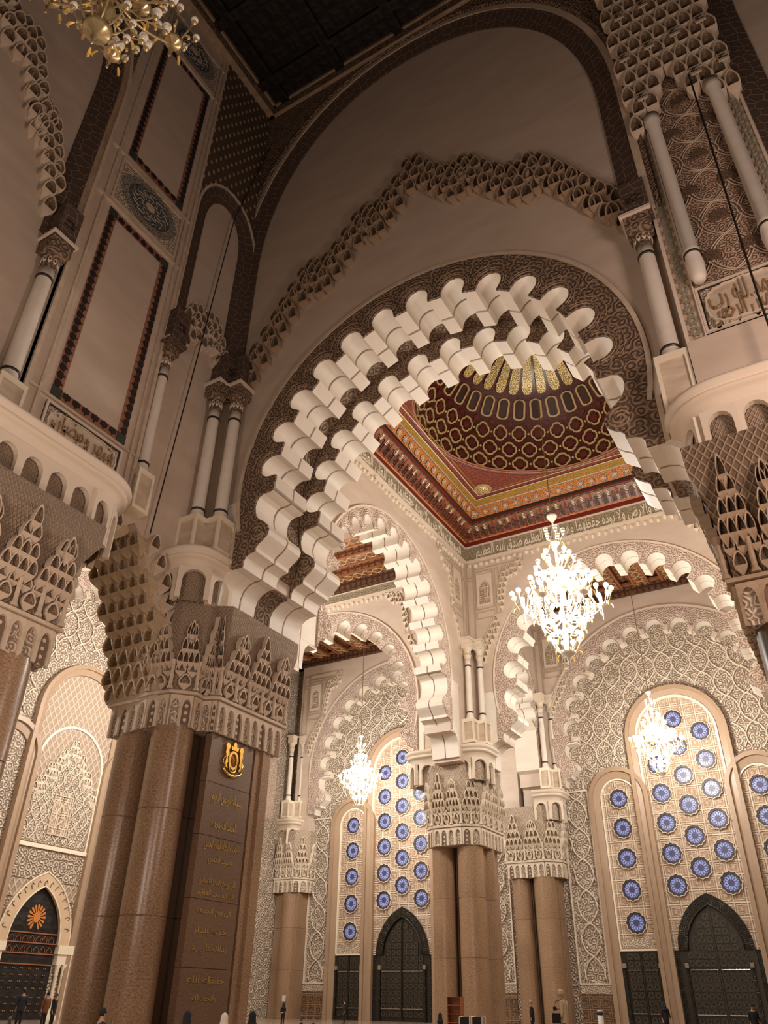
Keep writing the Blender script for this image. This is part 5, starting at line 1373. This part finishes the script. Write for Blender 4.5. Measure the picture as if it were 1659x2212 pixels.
ring_sq('red_moulding', MATS['dark_red_paint'], 1.45, 39.0, 1.72, 39.0); ring_sq('red_moulding', TILEK, 1.72, 39.0, 1.78, 39.25)
ring_sq('orange_band', ORANGE, 1.7, 39.12, 2.25, 40.1)
ring_sq('navy_line', NAVY, 2.2, 40.05, 2.34, 40.05); ring_sq('navy_line', CREAM, 2.3, 40.03, 2.34, 40.1)
ring_sq('ochre_band', OCHRE, 2.3, 40.1, 2.55, 40.7)
ring_sq('cream_line', CREAM, 2.5, 40.66, 2.62, 40.66)
m_ = MB(FP_); hx, hy = HX-2.6, HY-2.6
m_.prism([(DX-hx, DY-hy), (DX+hx, DY-hy), (DX+hx, DY+hy), (DX-hx, DY+hy)], 40.74, 40.9, [[(DX+9.7*cos(2*pi*i/72), DY+9.7*sin(2*pi*i/72)) for i in range(72)]]); m_.build('spandrel_board', REDP, dome_root)
for k, (mt, r0, r1, z) in enumerate(((CREAM, 9.78, 9.92, 40.7), (NAVY, 9.92, 10.0, 40.7), (mat('pink_paint', (.6, .25, .18)), 9.55, 9.72, 40.72))):
    m_ = MB(FP_); m_.strip([(DX+r0*cos(2*pi*i/72), DY+r0*sin(2*pi*i/72)) for i in range(72)], [(DX+r1*cos(2*pi*i/72), DY+r1*sin(2*pi*i/72)) for i in range(72)], z, z+.1, closed=True); m_.build('rim_line', mt, dome_root)
for i_, mt in ((3.0, CREAM), (3.3, OCHRE)):
    ring_sq('spandrel_line', mt, i_, 40.72, i_+.08, 40.72)
for sx in (-1, 1):
    for sy in (-1, 1):
        m_ = MB(); m_.lathe((DX+sx*(hx-1.25), DY+sy*(hy-1.25), 40.74), [(.62, 0), (.55, -.12), (.4, -.3), (.2, -.4), (.001, -.43)], 20); m_.build('gilt_boss', GOLDP, dome_root, True)
        m_ = MB(); m_.lathe((DX+sx*(hx-1.25), DY+sy*(hy-1.25), 40.74), [(.62, 0), (.78, 0), (.78, -.06), (.62, -.06)], 20); m_.build('boss_ring', TAN, dome_root)
# stalactite arcade of the cornice, star rosettes of the orange band
ap = MB(LOCF)
ap.prism([(-.36, 0), (-.36, 1.35), (.36, 1.35), (.36, 0)], 0, .1, [[(-.2, .1), (-.2, .75)]+[(-.2*cos(pi*i/6), .75+.3*sin(pi*i/6)) for i in range(1, 6)]+[(.2, .75), (.2, .1)]])
map_ = mesh_of(ap, 'cornice_arch', mat('cornice_brown', (.36, .17, .07), (.13, .04, .02), 'arab', 3.5, .5))
cp = MB(LOCF); cp.box(-.1, .1, .1, .22, 0, .55); cp.box(-.14, .14, .1, .28, .55, .7); mcp = mesh_of(cp, 'cornice_post', mat('post_maroon', (.2, .03, .02), (.09, .015, .01), 'arab', 3, .4))
cs = MB(LOCF)
for i in range(4): cs.box(-.1, .1, .12, .2, .75+i*.13, .82+i*.13)
mcs = mesh_of(cs, 'post_stripes', CREAM); mcs2 = mesh_of(cs, 'post_stripes', mat('stripe_red', (.4, .06, .04)))
sr = MB(LOCF); sr.prism([((.34 if i % 2 else .24)*sin(pi*i/8), (.34 if i % 2 else .24)*cos(pi*i/8)) for i in range(16)], 0, .05); ms1 = mesh_of(sr, 'star_board', NAVY)
sr = MB(LOCF); o_ = [((.29 if i % 2 else .2)*sin(pi*i/8), (.29 if i % 2 else .2)*cos(pi*i/8)) for i in range(16)]; sr.strip([(x*.85, z*.85) for x, z in o_], o_, .05, .08, closed=True); ms2 = mesh_of(sr, 'star_line', CREAM)
sr = MB(LOCF); sr.prism([(.15*sin(2*pi*i/8), .15*cos(2*pi*i/8)) for i in range(8)], .05, .1); ms3 = mesh_of(sr, 'star_core', mat('core_orange', (.75, .4, .2)))
tilt = math.atan2(1.1, 1.03)
def around(inset, z, step, fn):
    xs, ys = HX-inset, HY-inset
    for (ax, ay, bx, by, nx, ny) in ((DX-xs, DY+ys, DX+xs, DY+ys, 0, -1), (DX-xs, DY-ys, DX-xs, DY+ys, 1, 0), (DX+xs, DY-ys, DX-xs, DY-ys, 0, 1), (DX+xs, DY+ys, DX+xs, DY-ys, -1, 0)):
        L = math.hypot(bx-ax, by-ay); n = int(L/step)
        for i in range(n):
            t = (i+.5)/n; fn(ax+(bx-ax)*t, ay+(by-ay)*t, nx, ny, z, i)
def _c(x, y, nx, ny, z, i):
    M = face_mtx(x, y, nx, ny, z) @ Matrix.Rotation(rad(43), 4, 'X')
    inst('cornice_arch', map_, dome_root, M)
    inst('cornice_post', mcp, dome_root, M @ Matrix.Translation((.36, 0, 0)))
    inst('post_stripes', mcs if i % 3 else mcs2, dome_root, M @ Matrix.Translation((.36, 0, 0)))
around(.44, 37.92, .74, _c)
def _s(x, y, nx, ny, z, i):
    M = face_mtx(x, y, nx, ny, z) @ Matrix.Rotation(rad(28), 4, 'X') @ Matrix.Translation((0, -.03, .55))
    for nm, me in (('star_board', ms1), ('star_line', ms2), ('star_core', ms3)): inst(nm, me, dome_root, M)
around(1.7, 39.12, .98, _s)
text(VERSE, MY(DX, DY+HY-2.36, 40.38) @ Matrix.Rotation(rad(20), 4, 'X'), .62, mat('letter_dark', (.06, .03, .015)), dome_root, .01, width=17)
# dome shell and its coffers
Z0D, RD, HD = 40.8, 9.75, 8.6
def dpt(t, a): return (DX+RD*cos(t)*cos(a), DY+RD*cos(t)*sin(a), Z0D+HD*sin(t))
m_ = MB(); m_.lathe((DX, DY, Z0D), [(max(.01, RD*cos(pi/2*i/18)), HD*sin(pi/2*i/18)) for i in range(19)], 72, cap=False); m_.build('dome_shell', REDD, dome_root, True)
def dome_mtx(t, a, s=(1, 1, 1), off=.06):
    p = Vector(dpt(t, a)); n = -Vector((HD*cos(t)*cos(a)*1, HD*cos(t)*sin(a), RD*sin(t))).normalized()
    up_ = Vector((-RD*sin(t)*cos(a), -RD*sin(t)*sin(a), HD*cos(t))).normalized(); x_ = up_.cross(-n) if False else (-n).cross(up_)
    y_ = -n; x_ = y_.cross(up_).normalized()
    R_ = Matrix((x_, y_, up_)).transposed().to_4x4(); R_.translation = p+n*off
    return R_ @ Matrix.Diagonal((s[0], s[1], s[2], 1))
def quatre(R, w_, n=48): 
    f = lambda r, a: (r*sin(a), r*cos(a))
    g = lambda a: R*(.9+.1*abs(cos(2*a+pi/4*0))**.6-.12*(1-abs(cos(2*a)))**4)
    A = [f(g(2*pi*i/n), 2*pi*i/n) for i in range(n)]; B = [f(g(2*pi*i/n)+w_, 2*pi*i/n) for i in range(n)]
    return A, B
q = MB(LOCF); A, B = quatre(.62, .15); q.strip(A, B, 0, .1, closed=True); mq = mesh_of(q, 'coffer_ring', TAN)
q = MB(LOCF); A, B = quatre(.66, .04); q.strip(A, B, .1, .13, closed=True); mq2 = mesh_of(q, 'coffer_line', mat('coffer_red', (.3, .05, .03)))
q = MB(LOCF); q.prism([(.36*(1+.2*cos(8*2*pi*i/40))*sin(2*pi*i/40), .36*(1+.2*cos(8*2*pi*i/40))*cos(2*pi*i/40)) for i in range(40)], -.03, .06); mq3 = mesh_of(q, 'coffer_flower', mat('coffer_flower_red', (.15, .025, .018), (.05, .01, .01), 'arab', 4, .25))
q = MB(LOCF); q.sphere((0, -.03, 0), .11, 8, 5); mq4 = mesh_of(q, 'coffer_knot', TAN)
NQ = 33
for row, t in enumerate((.09, .25, .42)):
    for k in range(NQ):
        a = 2*pi*(k+.5*(row % 2))/NQ; sx = RD*cos(t)*2*pi/NQ/2.0; sz = .92
        M = dome_mtx(t, a, (sx, 1, sz)); inst('coffer_ring', mq, dome_root, M); inst('coffer_flower', mq3, dome_root, M)
        inst('coffer_knot', mq4, dome_root, dome_mtx(t, a+pi/NQ, (1, 1, 1)))
q = MB(LOCF); el = [(-.3, -.7), (-.3, .45)]+[(-.3*cos(pi*i/6), .45+.35*sin(pi*i/6)) for i in range(1, 6)]+[(.3, .45), (.3, -.7)]+[(.3*cos(pi*i/6), -.7-.25*sin(pi*i/6)) for i in range(1, 6)]
q.strip(el, [(x*1.4, z*1.13) for x, z in el], 0, .12, closed=True); me1 = mesh_of(q, 'long_coffer', TAN)
q = MB(LOCF); q.prism([(x*.8, z*.9) for x, z in el], -.1, .03); me2 = mesh_of(q, 'long_coffer_back', mat('coffer_black', (.035, .012, .01), rough=.25))
for k in range(33):
    a = 2*pi*k/33; inst('coffer_flower', mq3, dome_root, dome_mtx(.52, a+pi/33, (.7, 1, .6))); M = dome_mtx(.67, a, (1.25, 1, .95)); inst('long_coffer', me1, dome_root, M); inst('long_coffer_back', me2, dome_root, M)
for k in range(33):
    a = 2*pi*(k+.5)/33; m_ = MB(); 
    vs = []; 
    for i, (t, kw) in enumerate(((.815, .5), (.84, .82), (.88, 1), (1.05, 1), (1.2, 1), (1.35, 1), (1.5, 1))):
        hw_ = (RD*cos(t)*2*pi/33)*.38*kw
        for s_ in (-1, 1): vs.append(tuple(Vector(dpt(t, a+s_*hw_/(RD*cos(t))))-Vector((0, 0, .12))+Vector((-cos(a), -sin(a), 0))*.06))
    vs = [tuple(Vector(dpt(.805, a))-Vector((cos(a), sin(a), 0))*.1-Vector((0, 0, .1)))]+vs
    m_.add(vs, [(0, 1, 2)]+[(1+2*i, 2+2*i, 4+2*i, 3+2*i) for i in range(6)], True)
    m_.build('gilded_rib', GOLDP, dome_root)
m_ = MB(); m_.lathe((DX, DY, 49.0), [(.7, 0), (.3, -.5), (.001, -.7)], 16); m_.build('crown_pendant', GOLDP, dome_root, True)

# ================================================================== CHANDELIERS
bm_ = MB(LOCF); bm_.sphere((0, 0, 0), .165, 10, 6); BULBM = mesh_of(bm_, 'bulb', BULB, True)
bm_ = MB(LOCF); bm_.sphere((0, 0, 0), .14, 10, 6); BULBU = mesh_of(bm_, 'bulb', MURANO, True)
def armmesh(L, rise, mt, r=.035):
    k = ('arm', L, rise, mt.name)
    if k not in PANM:
        m_ = MB(); pts = [(L*t, 0, -.22*L*sin(pi*t*1.15)*(1-t*.3)+rise*t**3) for t in [i/9 for i in range(10)]]; m_.tube(pts, r, 5, True)
        m_.lathe((L, 0, rise), [(.02, -.1), (.09, -.04), (.11, .02), (.05, .05)], 8)
        PANM[k] = mesh_of(m_, 'arm', mt, True)
    return PANM[k]
cupm = MB(); cupm.lathe((0, 0, 0), [(.02, -.12), (.1, -.08), (.15, .04), (.12, .12), (.17, .2)], 10); CUP = mesh_of(cupm, 'glass_cup', MURANO, True)
lfm = MB(); lfm.tube([(0, 0, 0), (.12, 0, -.12), (.16, 0, -.3), (.1, 0, -.42)], [.03, .06, .045, .01], 5, True); LEAFM = mesh_of(lfm, 'glass_leaf', AMBER, True)
def chandelier(x, y, zb, s, lab, lit=True, ztop=49, arm_m=MURANO):
    t = thing('chandelier', (x, y, zb), lab, 'chandelier')
    S = lambda X, Y, Z: (x+X*s, y+Y*s, zb+Z*s)
    am = arm_m if lit else BRASSD
    m_ = MB(); m_.lathe((x, y, zb), [(r*s, z*s) for r, z in ((.001, 0), (.06, .1), (.03, .25), (.12, .4), (.08, .55), (.42, .75), (.5, .95), (.2, 1.0), (.12, 1.3), (.2, 1.9), (.35, 2.2), (.15, 2.6), (.1, 3.2), (.3, 3.6), (.12, 4.0), (.1, 5.0), (.4, 5.2), (.12, 5.5), (.1, 6.5), (.4, 6.75), (.12, 7.0), (.1, 8.2), (.06, 8.4), (.3, 8.7), (.35, 8.85), (.08, 8.9), (.06, 10.4), (.2, 10.6), (.36, 10.85), (.38, 10.95), (.05, 11.0))], 16)
    m_.build('stem', MURANO if lit else BRASSD, t, True)
    m_ = MB()
    n = int((ztop-zb-11*s)/.35); m_.tube([(x, y, zb+11*s), (x, y, ztop)], .035, 6, True); m_.build('chain', CHAINM, t)
    def cluster(X, Y, Z, n, L, rise, bulb=True, cups=False, sub=None):
        for i in range(n):
            a = 2*pi*i/n+.2
            M = Matrix.Translation(S(X, Y, Z)) @ Matrix.Rotation(a, 4, 'Z') @ Matrix.Scale(s, 4)
            inst('arm', armmesh(L, rise, am if i % 2 or not bulb else (AMBER if lit and i % 4 == 0 else am)), t, M)
            P = S(X+L*cos(a), Y+L*sin(a), Z+rise+.2)
            if bulb: inst('bulb', BULBM if lit else BULBU, t, Matrix.Translation(P) @ Matrix.Scale(s, 4))
            if cups: inst('glass_cup', CUP, t, Matrix.Translation(P) @ Matrix.Scale(s, 4))
            if sub or (i % 2 == 0): inst('glass_leaf', LEAFM, t, Matrix.Translation(S(X+L*.75*cos(a), Y+L*.75*sin(a), Z-.05)) @ Matrix.Rotation(a, 4, 'Z') @ Matrix.Scale(s, 4))
        if X or Y:
            m_ = MB(); c = S(X, Y, Z-.25); m_.lathe(c, [(r*s, z*s) for r, z in ((.001, -.9), (.06, -.8), (.02, -.7), (.09, -.5), (.04, -.35), (.05, -.1), (.28, .02), (.36, .14), (.1, .2), (.08, .8))], 12); m_.build('bowl', MURANO if lit else BRASSD, t, True)
            m_ = MB(); h = math.hypot(X, Y); pts = [(X*q, Y*q, 3.3+(Z-.3-3.3)*q-.5*sin(pi*q)) for q in [i/8 for i in range(9)]]; m_.tube([S(*p) for p in pts], .05*s, 6, True); m_.build('main_arm', am, t, True)
    cluster(0, 0, 1.0, 10, .95, .75)
    cluster(0, 0, 2.4, 9, 1.55, .5, False, True, True)
    for i in range(6):
        a = 2*pi*i/6+.35; cluster(2.45*cos(a), 2.45*sin(a), 4.1, 7, .72, .8)
    for i in range(4):
        a = 2*pi*i/4+.1; cluster(1.15*cos(a), 1.15*sin(a), 4.9, 7, .7, .8)
    cluster(0, 0, 3.6, 12, 2.0, -.1, False, True, True)
    cluster(0, 0, 6.1, 10, 1.45, .7, False, True, True)
    cluster(0, 0, 7.0, 8, .85, .75)
    cluster(0, 0, 8.9, 5, .6, .5, False, True)
    return t
chandelier(-13.2, 44.6, 19.2, 1.0, 'largest lit chandelier, of milk glass, hanging under the painted dome')
chandelier(-13.3, 67.2, 17.2, .68, 'lit chandelier in front of the blue rosettes of the right bay', ztop=39.0)
chandelier(-42.4, 67.0, 17.3, .68, 'lit chandelier in front of the left bay, seen between the piers', ztop=39.0)
chandelier(-12.0, 4.9, 22.3, .8, 'unlit gilt chandelier cut off at the top left corner of the view', lit=False, ztop=60.3)

# ================================================================== PEOPLE AND SMALL THINGS
def skinmesh(name, verts, edges, mt, par, loc, sub=1, label=None):
    me = bpy.data.meshes.new(name); me.from_pydata([v[:3] for v in verts], edges, [])
    o = bpy.data.objects.new(name, me); COL.objects.link(o)
    md = o.modifiers.new('s', 'SKIN')
    for i, v in enumerate(verts): me.skin_vertices[0].data[i].radius = (v[3], v[4] if len(v) > 4 else v[3])
    me.skin_vertices[0].data[0].use_root = True
    s_ = o.modifiers.new('b', 'SUBSURF'); s_.levels = sub; s_.render_levels = sub
    dg = bpy.context.evaluated_depsgraph_get(); m2 = bpy.data.meshes.new_from_object(o.evaluated_get(dg)); bpy.data.objects.remove(o)
    m2.materials.clear(); m2.materials.append(mt); m2.shade_smooth()
    o = bpy.data.objects.new(name, m2); COL.objects.link(o); o.parent = par; o.matrix_basis = loc
    if label: o['label'] = label
    return o
def person(x, y, h, face, lab, coat, legs=CBLK, hair=CBLK, head='hair', arms='down', kneel=False, grp=None, tilt_=0.0):
    t = thing('person', (x, y, FL), lab, 'person', grp)
    k = h/1.75; B = Matrix.Rotation(face, 4, 'Z') @ Matrix.Scale(k, 4)      # faces -Y when face = 0
    dz = -.5 if kneel else 0
    V = [(0, 0, .95+dz, .14, .11), (0, 0, 1.2+dz, .14, .1), (0, 0, 1.42+dz, .15, .09), (0, -.01, 1.52+dz, .055), (0, -.03-tilt_*.3, 1.6+dz, .075, .09), (0, -.03-tilt_*.5, 1.7+dz, .065, .08)]
    E_ = [(0, 1), (1, 2), (2, 3), (3, 4), (4, 5)]
    def add(pts, root):
        p = root
        for q in pts: V.append(q); E_.append((p, len(V)-1)); p = len(V)-1
        return p
    for sg in (-1, 1):
        if arms == 'phone' and sg == -1: ap_ = [(sg*.19, 0, 1.4+dz, .055), (sg*.24, -.05, 1.13+dz, .045), (sg*.14, -.3, 1.18+dz, .035), (sg*.12, -.38, 1.2+dz, .03, .02)]
        elif arms == 'front': ap_ = [(sg*.19, 0, 1.4+dz, .055), (sg*.23, -.03, 1.13+dz, .045), (sg*.08, -.2, 1.05+dz, .035), (sg*.02, -.24, 1.05+dz, .03, .02)]
        else: ap_ = [(sg*.19, 0, 1.4+dz, .055), (sg*.23, 0, 1.13+dz, .045), (sg*.24, -.04, .88+dz, .035), (sg*.24, -.06, .8+dz, .03, .02)]
        e = add(ap_, 2); hx_, hy_, hz_ = V[e][:3]
        for f in range(4): add([(hx_+(f-1.5)*.018, hy_-.04, hz_-.02 if arms != 'down' else hz_-.05, .008), (hx_+(f-1.5)*.02, hy_-.075, hz_-.03 if arms != 'down' else hz_-.1, .007)], e)
        add([(hx_-sg*.035, hy_-.02, hz_-.01, .009), (hx_-sg*.05, hy_-.045, hz_-.02, .008)], e)
        if kneel: add([(sg*.1, 0, .36, .09), (sg*.11, -.1, .08, .07), (sg*.11, .25, .06, .05), (sg*.11, .38, .05, .045, .03)], 0)
        else: add([(sg*.1, 0, .86, .09), (sg*.1, -.02, .48, .062), (sg*.1, 0, .09, .045), (sg*.1, -.12, .05, .04, .03)], 0)
    skinmesh('body', V, E_, SKIN, t, B)
    # coat / robe as a shaped garment over the body
    CV = [(0, 0, .95+dz, .21, .15), (0, 0, 1.2+dz, .2, .15), (0, 0, 1.4+dz, .21, .12), (0, 0, 1.5+dz, .08, .08)]; CE = [(0, 1), (1, 2), (2, 3)]
    if kneel: CV += [(0, 0, .3, .22, .18), (0, .05, .1, .25, .24)]; CE += [(0, 4), (4, 5)]
    else: CV += [(0, 0, .68, .2, .16)]; CE += [(0, 4)]
    def addc(pts, root):
        p = root
        for q_ in pts: CV.append(q_); CE.append((p, len(CV)-1)); p = len(CV)-1
    for sg in (-1, 1):
        if arms == 'phone' and sg == -1: addc([(sg*.2, 0, 1.4+dz, .075), (sg*.25, -.05, 1.13+dz, .065), (sg*.16, -.25, 1.17+dz, .05)], 2)
        elif arms == 'front': addc([(sg*.2, 0, 1.4+dz, .075), (sg*.25, -.03, 1.13+dz, .065), (sg*.12, -.16, 1.06+dz, .05)], 2)
        else: addc([(sg*.2, 0, 1.4+dz, .075), (sg*.25, 0, 1.13+dz, .065), (sg*.26, -.03, .92+dz, .05)], 2)
    skinmesh('coat', CV, CE, coat, t, B)
    if not kneel:
        for sg in (-1, 1): skinmesh('trouser_leg', [(sg*.1, 0, .82, .1), (sg*.1, -.02, .48, .08), (sg*.1, 0, .1, .07)], [(0, 1), (1, 2)], legs, t, B)
        for sg in (-1, 1):
            m_ = MB(); m_.sphere((sg*.1, -.07, .045), .055, 8, 6); m_.v = [(a, (b+.07)*2.3-.07, c_*.8) for a, b, c_ in m_.v]; me = mesh_of(m_, 'shoe', CBLK, True); o = bpy.data.objects.new('shoe', me); COL.objects.link(o); o.parent = t; o.matrix_basis = B
    hy_ = -.03-tilt_*.4
    m_ = MB()
    if head == 'hair': m_.sphere((0, hy_+.025, 1.675+dz), .1, 12, 8, 1.1)
    elif head == 'hood': m_.lathe((0, hy_+.03, 1.38+dz), [(.2, 0), (.15, .08), (.125, .2), (.128, .3), (.1, .38), (.04, .43), (.001, .44)], 14)
    elif head == 'cap': m_.lathe((0, hy_+.01, 1.64+dz), [(.105, 0), (.112, .05), (.1, .11), (.06, .15), (.001, .16)], 14)
    elif head == 'hat': m_.lathe((0, hy_+.01, 1.66+dz), [(.16, 0), (.16, .015), (.1, .02), (.095, .09), (.06, .12), (.001, .125)], 14)
    me = mesh_of(m_, 'headscarf' if head == 'hood' else 'hair' if head == 'hair' else 'hat', hair, True)
    o = bpy.data.objects.new(me.name.split('.')[0], me); COL.objects.link(o); o.parent = t; o.matrix_basis = B
    m_ = MB(); c_ = (0, hy_-.085, 1.63+dz)      # face: nose, eyes, mouth, ears
    m_.sphere((0, hy_-.1, 1.62+dz), .016, 6, 4, 1.5); m_.sphere((.08, hy_, 1.63+dz), .02, 6, 4, 1.4); m_.sphere((-.08, hy_, 1.63+dz), .02, 6, 4, 1.4)
    me = mesh_of(m_, 'nose_and_ears', SKIN, True); o = bpy.data.objects.new('nose_and_ears', me); COL.objects.link(o); o.parent = t; o.matrix_basis = B
    m_ = MB(); m_.sphere((.03, hy_-.088, 1.65+dz), .01, 6, 4); m_.sphere((-.03, hy_-.088, 1.65+dz), .01, 6, 4); m_.box(-.025, .025, hy_-.093, hy_-.08, 1.572+dz, 1.58+dz)
    me = mesh_of(m_, 'eyes_and_mouth', mat('dark_features', (.05, .02, .015))); o = bpy.data.objects.new('eyes_and_mouth', me); COL.objects.link(o); o.parent = t; o.matrix_basis = B
    return t, B
G1 = 'worshippers kneeling in the nave'
person(-12.6, 36.0, 1.93, -pi/2, 'man in a beige coat and pale cap looking at his phone', CBEI, CGRY, CBEI, 'cap', 'phone', tilt_=.12)
m_ = MB(); m_.box(-13.05, -12.93, 35.95, 36.05, 1.38, 1.52); m_.build('phone', CBLK, label='dark phone held by the man in the beige coat', cat='phone')
m_ = MB(); m_.box(-13.0, -12.7, 35.6, 35.78, .95, 1.3); m_.tube([(-12.95, 35.69, 1.3), (-12.85, 35.75, 1.7), (-12.6, 35.85, 1.78)], .012, 5, True); m_.build('shoulder_bag', CBLK, label='black shoulder bag hanging at the side of the man in beige', cat='bag')
person(-17.9, 46.0, 1.64, -pi/2+.3, 'bald man in a long black coat walking by the granite piers', CBLK, CBLK, SKIN, 'hair')
person(-20.3, 40.0, 1.4, 2.6, 'seated figure in black beside the bookcase', CBLK, CBLK, CBLK, 'hood', kneel=True)
person(-13.1, 55.0, 1.66, .6, 'figure in black robe standing before the narrow right door', CBLK, CBLK, CBLK, 'hood')
person(-7.5, 50.0, 1.62, .3, 'dark figure standing at the right bronze door', CBLK)
person(-37.2, 50.0, 1.3, .2, 'figure in black with folded hands beside the far left pier', CBLK, CBLK, CBLK, 'hood', 'front')
person(-38.75, 60.0, 1.6, -.9, 'figure in dark coat standing before the left narrow bronze door', CBLK)
person(-32.1, 45.0, .72, 3.0, 'low seated dark figure right of the granite tablet, left one of two', CBLK, kneel=True)
person(-31.5, 45.4, .66, 2.8, 'low seated dark figure right of the granite tablet, right one of two', CBLK, kneel=True)
person(-16.5, 18.0, 1.52, 2.6, 'kneeling person in a black hood below the granite tablet', CBLK, CBLK, CBLK, 'hood', kneel=True, tilt_=.1)
person(-16.9, 20.0, 1.45, 2.2, 'kneeling person in a white headscarf and black coat', CBLK, CBLK, CWHT, 'hood', kneel=True)
person(-17.5, 22.0, 1.5, 2.9, 'kneeling person in a black pointed hood right of the white headscarf', CBLK, CBLK, CBLK, 'hood', kneel=True)
person(-17.4, 16.0, 1.62, 2.8, 'kneeling person with dark hair and navy jacket in front of the round granite shafts', CNAV, kneel=True)
person(-43.5, 34.0, 1.78, -pi/2-.5, 'man with white collar in a dark jacket facing the shell door', CNAV)
person(-41.7, 34.2, 1.66, -pi/2, 'person in a rust brown coat beside the marble door jamb', CBRN)
person(-40.8, 34.0, 1.58, 2.0, 'person in black with a brimmed hat at the edge of the granite pier', CBLK, CBLK, CGRY, 'hat')
person(-39.0, 30.0, .95, 2.9, 'low seated figure in grey at the bottom left corner', CGRY, kneel=True)
# bookcase
bc = thing('bookcase', (-24.2, 50.2, FL), 'reddish wooden open bookcase standing before the granite pier', 'bookcase')
for a, b in ((-24.85, -24.8), (-23.95, -23.9)):
    m_ = MB(); m_.box(a, b, 49.9, 50.3, FL, 1.95); m_.build('side_panel', CRED, bc)
m_ = MB(); m_.box(-24.8, -23.95, 50.25, 50.3, FL, 1.95); m_.build('back_panel', CRED, bc)
for z in (.2, .62, 1.05, 1.5, 1.92):
    m_ = MB(); m_.box(-24.8, -23.95, 49.9, 50.26, z, z+.035); m_.build('shelf', CRED, bc)
# tubular frame chair
for x0, lb in ((-22.35, 'white tubular chair with a dark cover, beside the bookcase'), (-21.6, 'white tubular chair with a dark cover, second from the bookcase')):
    fc = thing('tubular_chair', (x0, 46.5, FL), lb, 'chair', 'tubular chairs')
    for x in (x0, x0+.62):
        m_ = MB(); m_.tube([(x, 46.3, FL), (x, 46.4, .97), (x+.02, 46.8, 1.0), (x, 46.9, FL)], .03, 6, True); m_.build('frame_tube', PLW, fc)
    m_ = MB(); m_.box(x0+.04, x0+.58, 46.4, 46.46, .55, .98); m_.build('backrest', CBLK, fc)
    m_ = MB(); m_.box(x0+.04, x0+.58, 46.4, 46.85, .5, .55); m_.build('seat', CBLK, fc)
# dispenser
ds = thing('sanitizer_stand', (-17.0, 55.0, FL), 'white dispenser stand with a black collar near the wainscot', 'dispenser')
m_ = MB(); m_.lathe((-17, 55, FL), [(.2, 0), (.2, .05), (.17, .1), (.17, .95), (.12, 1.0)], 16); m_.build('body', PLW, ds, True)
m_ = MB(); m_.lathe((-17, 55, FL), [(.12, 1.0), (.19, 1.03), (.19, 1.1), (.1, 1.12)], 16); m_.build('collar', CBLK, ds)
m_ = MB(); m_.lathe((-17, 55, FL), [(.1, 1.1), (.1, 1.16), (.17, 1.18), (.17, 1.24), (.02, 1.26)], 16); m_.build('lid', PLW, ds, True)
m_ = MB(); m_.box(-54.6, -54.2, 73.05, 73.1, 1.6, 2.1); m_.build('paper_notice', PLW, label='small white paper notice on the far left granite pier', cat='notice')
